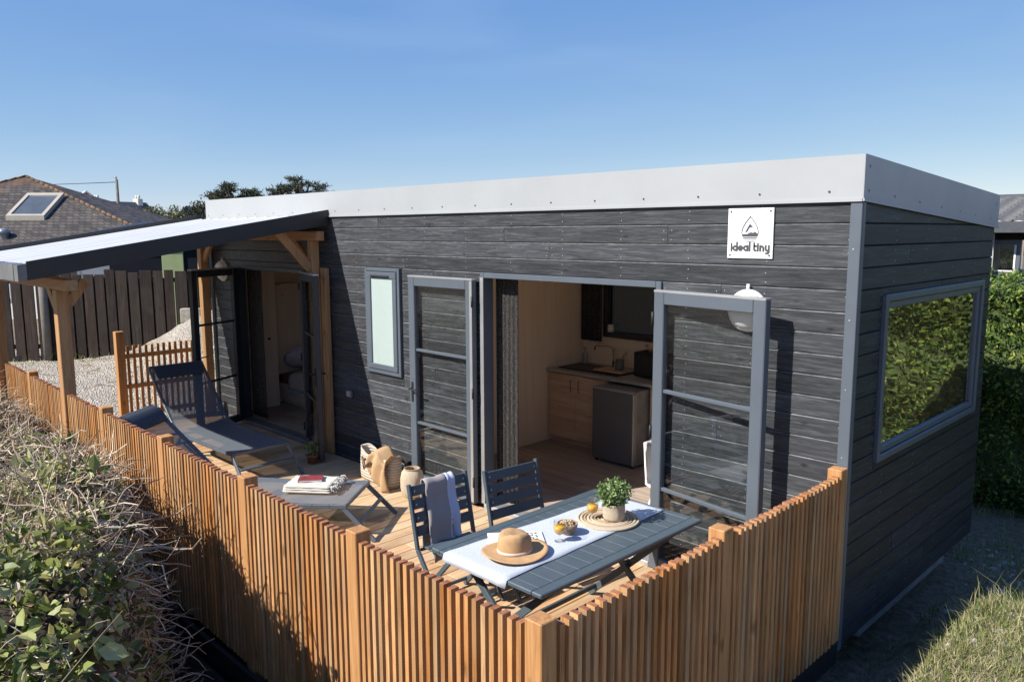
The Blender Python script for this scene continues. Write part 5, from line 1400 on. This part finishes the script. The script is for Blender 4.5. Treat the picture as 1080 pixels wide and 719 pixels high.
po=thing('utility_pole','tall weathered utility pole with a wire between the far roofs','utility pole',(-63.3,16.9,0))
mb=MB();mb.tube([(0,0,-.5),(0,0,6.75)],[.14,.10],10);mb.build('pole',M['polewood'],po)
mb=MB();mb.tube([(0,0,6.7),(.05,-.05,6.95),(-.1,-.15,6.95)],.06,6);mb.build('bracket',M['galv'],po)
mb=MB();mb.tube([(-.05-1.6*k,-1.75*k,6.55+.035*(k-6)**2*.25-.3) for k in range(0,14)],.025,5);mb.build('wire',M['black'],po)
# ------------------------------------------------------------------ trees
def tree(name,label,loc,crown,mat,n,size,th,tr,cat='tree',group=None,sd=1,ar=.5,trunk=True):
    """crown: list of (dx,dy,z,rx,ry,rz) clumps on limbs from the trunk"""
    t=thing(name,label,cat,loc,sd,group);r=np.random.default_rng(sd);P=[]
    mb=MB();zt=min(c[2] for c in crown)
    if trunk:
        mb.tube([(0,0,-.5),(.05,.03,zt*.5),(0,.05,zt)],[tr*1.4,tr,tr*.75],9)
        for c in crown:
            mb.tube([(0,.05,zt*.8),(c[0]*.5,c[1]*.5,(zt+c[2])*.5-.1),(c[0],c[1],c[2])],[tr*.5,tr*.35,tr*.12],6)
        mb.build('trunk',M['bark'],t)
    tot=sum(c[3]*c[4]*c[5] for c in crown)
    for c in crown:
        k=max(20,int(n*c[3]*c[4]*c[5]/tot));u=r.normal(size=(k,3));u/=np.linalg.norm(u,axis=1,keepdims=True);u*=(r.random((k,1))**.4)
        u*=1+.22*np.sin(u[:,:1]*9+c[0]*5)*np.sin(u[:,1:2]*8+u[:,2:]*7)
        P.append(u*np.array(c[3:6])+np.array(c[:3]))
    P=np.concatenate(P);V,F=leafcloud(len(P),P,size,r,.6,ar);npmesh('crown',V,F,mat,None,t)
    return t
rr=random.Random(12)
def cyp(n,wd,z0,z1,sd):
    q=random.Random(sd);out=[]
    for i in range(n):
        a=q.uniform(0,2*PI);r_=wd*math.sqrt(q.random());z=z0+(z1-z0)*(1-(r_/wd)**1.6)*q.uniform(.55,1.0)
        out.append((r_*math.cos(a),r_*math.sin(a),z,q.uniform(.35,.8),q.uniform(.35,.8),q.uniform(.08,.17)))
    return out
tree('cypress_tree','spreading dark cypress left of the house roof corner',(-54.0,21.9,0),cyp(46,2.7,3.9,6.3,3),M['macro'],5200,.34,4,.28,'tree','dark cypresses beyond the roof',3,.17)
tree('cypress_tree','flat topped dark cypress showing above the middle of the pale roof edge',(-50.8,25.6,0),cyp(56,3.2,4.3,6.8,8),M['macro'],6000,.34,4.5,.28,'tree','dark cypresses beyond the roof',8,.17)
def blob(n,w,z0,z1,sd):
    q=random.Random(sd);return [(q.uniform(-w,w),q.uniform(-w,w),q.uniform(z0,z1),q.uniform(.4,.8),q.uniform(.4,.8),q.uniform(.35,.6)) for _ in range(n)]
tree('bush','yellow green bush left of the grey green tree near the far houses',(-55.9,15.6,0),blob(9,.6,2.4,3.9,4),M['hedgeleaf'],1500,.2,2,.1,'bush',None,4)
tree('bush','pale grey green rounded tree beyond the canopy',(-54.9,17.0,0),blob(14,1.0,2.6,4.2,6),M['bush'],1900,.2,2,.12,'bush',None,6)
tree('bush','dark olive rounded tree left of the cypress',(-53.2,18.7,0),blob(12,.85,2.8,4.4,7),M['macro'],1900,.2,2,.12,'bush',None,7)
tree('bush','dark ivy grown bush beside the chimney house',(-66.5,18.6,0),blob(9,.55,3.0,4.9,9),M['macro'],1200,.24,2,.12,'bush',None,9)
tree('bush','bare brown tree top behind the lichen roof',(-66.5,13.2,0),blob(7,.5,4.4,5.3,11),M['twig'],260,.3,2,.1,'bush',None,11,.08)
# ------------------------------------------------------------------ camera, sun and sky
cam=bpy.data.cameras.new('camera');cam.sensor_width=36;cam.sensor_fit='HORIZONTAL';cam.lens=831.46/1080*36;cam.clip_start=.05;cam.clip_end=2000
co=bpy.data.objects.new('camera',cam);COL.objects.link(co);scene.camera=co
yaw,pit,rol=R(-45.2425),R(7.876),R(-.2088)
f=Vector((math.sin(yaw)*math.cos(pit),math.cos(yaw)*math.cos(pit),-math.sin(pit)));r0=Vector((math.cos(yaw),-math.sin(yaw),0));u0=r0.cross(f)
r=r0*math.cos(rol)+u0*math.sin(rol);u=-r0*math.sin(rol)+u0*math.cos(rol)
mw_=Matrix((( r.x,u.x,-f.x,1.99735),(r.y,u.y,-f.y,-5.04739),(r.z,u.z,-f.z,2.66533),(0,0,0,1)));co.matrix_world=mw_
sd=Vector((.374,1.0,-.92)).normalized()
su=bpy.data.lights.new('sun','SUN');su.energy=SUN;su.angle=R(.53);su.color=(1,.945,.86)
so_=bpy.data.objects.new('sun',su);COL.objects.link(so_);so_.rotation_euler=sd.to_track_quat('-Z','Y').to_euler()
w=bpy.data.worlds.new('World');scene.world=w;w.use_nodes=True;nt=w.node_tree;nt.nodes.clear()
sk=nt.nodes.new('ShaderNodeTexSky');sk.sky_type='NISHITA';sk.sun_disc=False
to=-sd;sk.sun_elevation=math.asin(to.z);sk.sun_rotation=math.atan2(to.x,to.y)
sk.air_density=AIR;sk.dust_density=DUST;sk.ozone_density=OZ;sk.altitude=20
bgd=nt.nodes.new('ShaderNodeBackground');bgd.inputs[1].default_value=SKY;ow=nt.nodes.new('ShaderNodeOutputWorld')
# soften the steep brightening of the model sky towards the horizon, channel by channel
sp_=nt.nodes.new('ShaderNodeSeparateColor');cm_=nt.nodes.new('ShaderNodeCombineColor');nt.links.new(sk.outputs[0],sp_.inputs[0])
for i,(g_,k_) in enumerate(((.85,1.0),(.60,1.56),(.22,3.6))):
    a_=nt.nodes.new('ShaderNodeMath');a_.operation='POWER';nt.links.new(sp_.outputs[i],a_.inputs[0]);a_.inputs[1].default_value=g_
    b_=nt.nodes.new('ShaderNodeMath');b_.operation='MULTIPLY';nt.links.new(a_.outputs[0],b_.inputs[0]);b_.inputs[1].default_value=k_
    nt.links.new(b_.outputs[0],cm_.inputs[i])
tc_=nt.nodes.new('ShaderNodeTexCoord');mp_=nt.nodes.new('ShaderNodeMapping');mp_.inputs['Scale'].default_value=(1.6,1.6,7);nt.links.new(tc_.outputs['Generated'],mp_.inputs['Vector'])
ns_=nt.nodes.new('ShaderNodeTexNoise');ns_.inputs['Scale'].default_value=1.7;ns_.inputs['Detail'].default_value=5;ns_.inputs['Distortion'].default_value=.6;nt.links.new(mp_.outputs[0],ns_.inputs['Vector'])
mr_=nt.nodes.new('ShaderNodeMapRange');mr_.inputs[1].default_value=.45;mr_.inputs[2].default_value=.85;mr_.inputs[3].default_value=0;mr_.inputs[4].default_value=.10;nt.links.new(ns_.outputs['Fac'],mr_.inputs[0])
mx_=nt.nodes.new('ShaderNodeMix');mx_.data_type='RGBA';nt.links.new(mr_.outputs[0],mx_.inputs[0]);nt.links.new(cm_.outputs[0],mx_.inputs[6]);mx_.inputs[7].default_value=(5.2,6.2,7.2,1)   # thin wisps of high cloud
nt.links.new(mx_.outputs[2],bgd.inputs[0]);nt.links.new(bgd.outputs[0],ow.inputs[0])
vs_=scene.view_settings;vs_.view_transform='Standard';vs_.look='None';vs_.exposure=EXPO;vs_.gamma=1;vs_.use_curve_mapping=False
scene.cycles.max_bounces=10;scene.cycles.transparent_max_bounces=16;scene.cycles.diffuse_bounces=8
scene.cycles.use_denoising=True
scene.cycles.sample_clamp_indirect=8
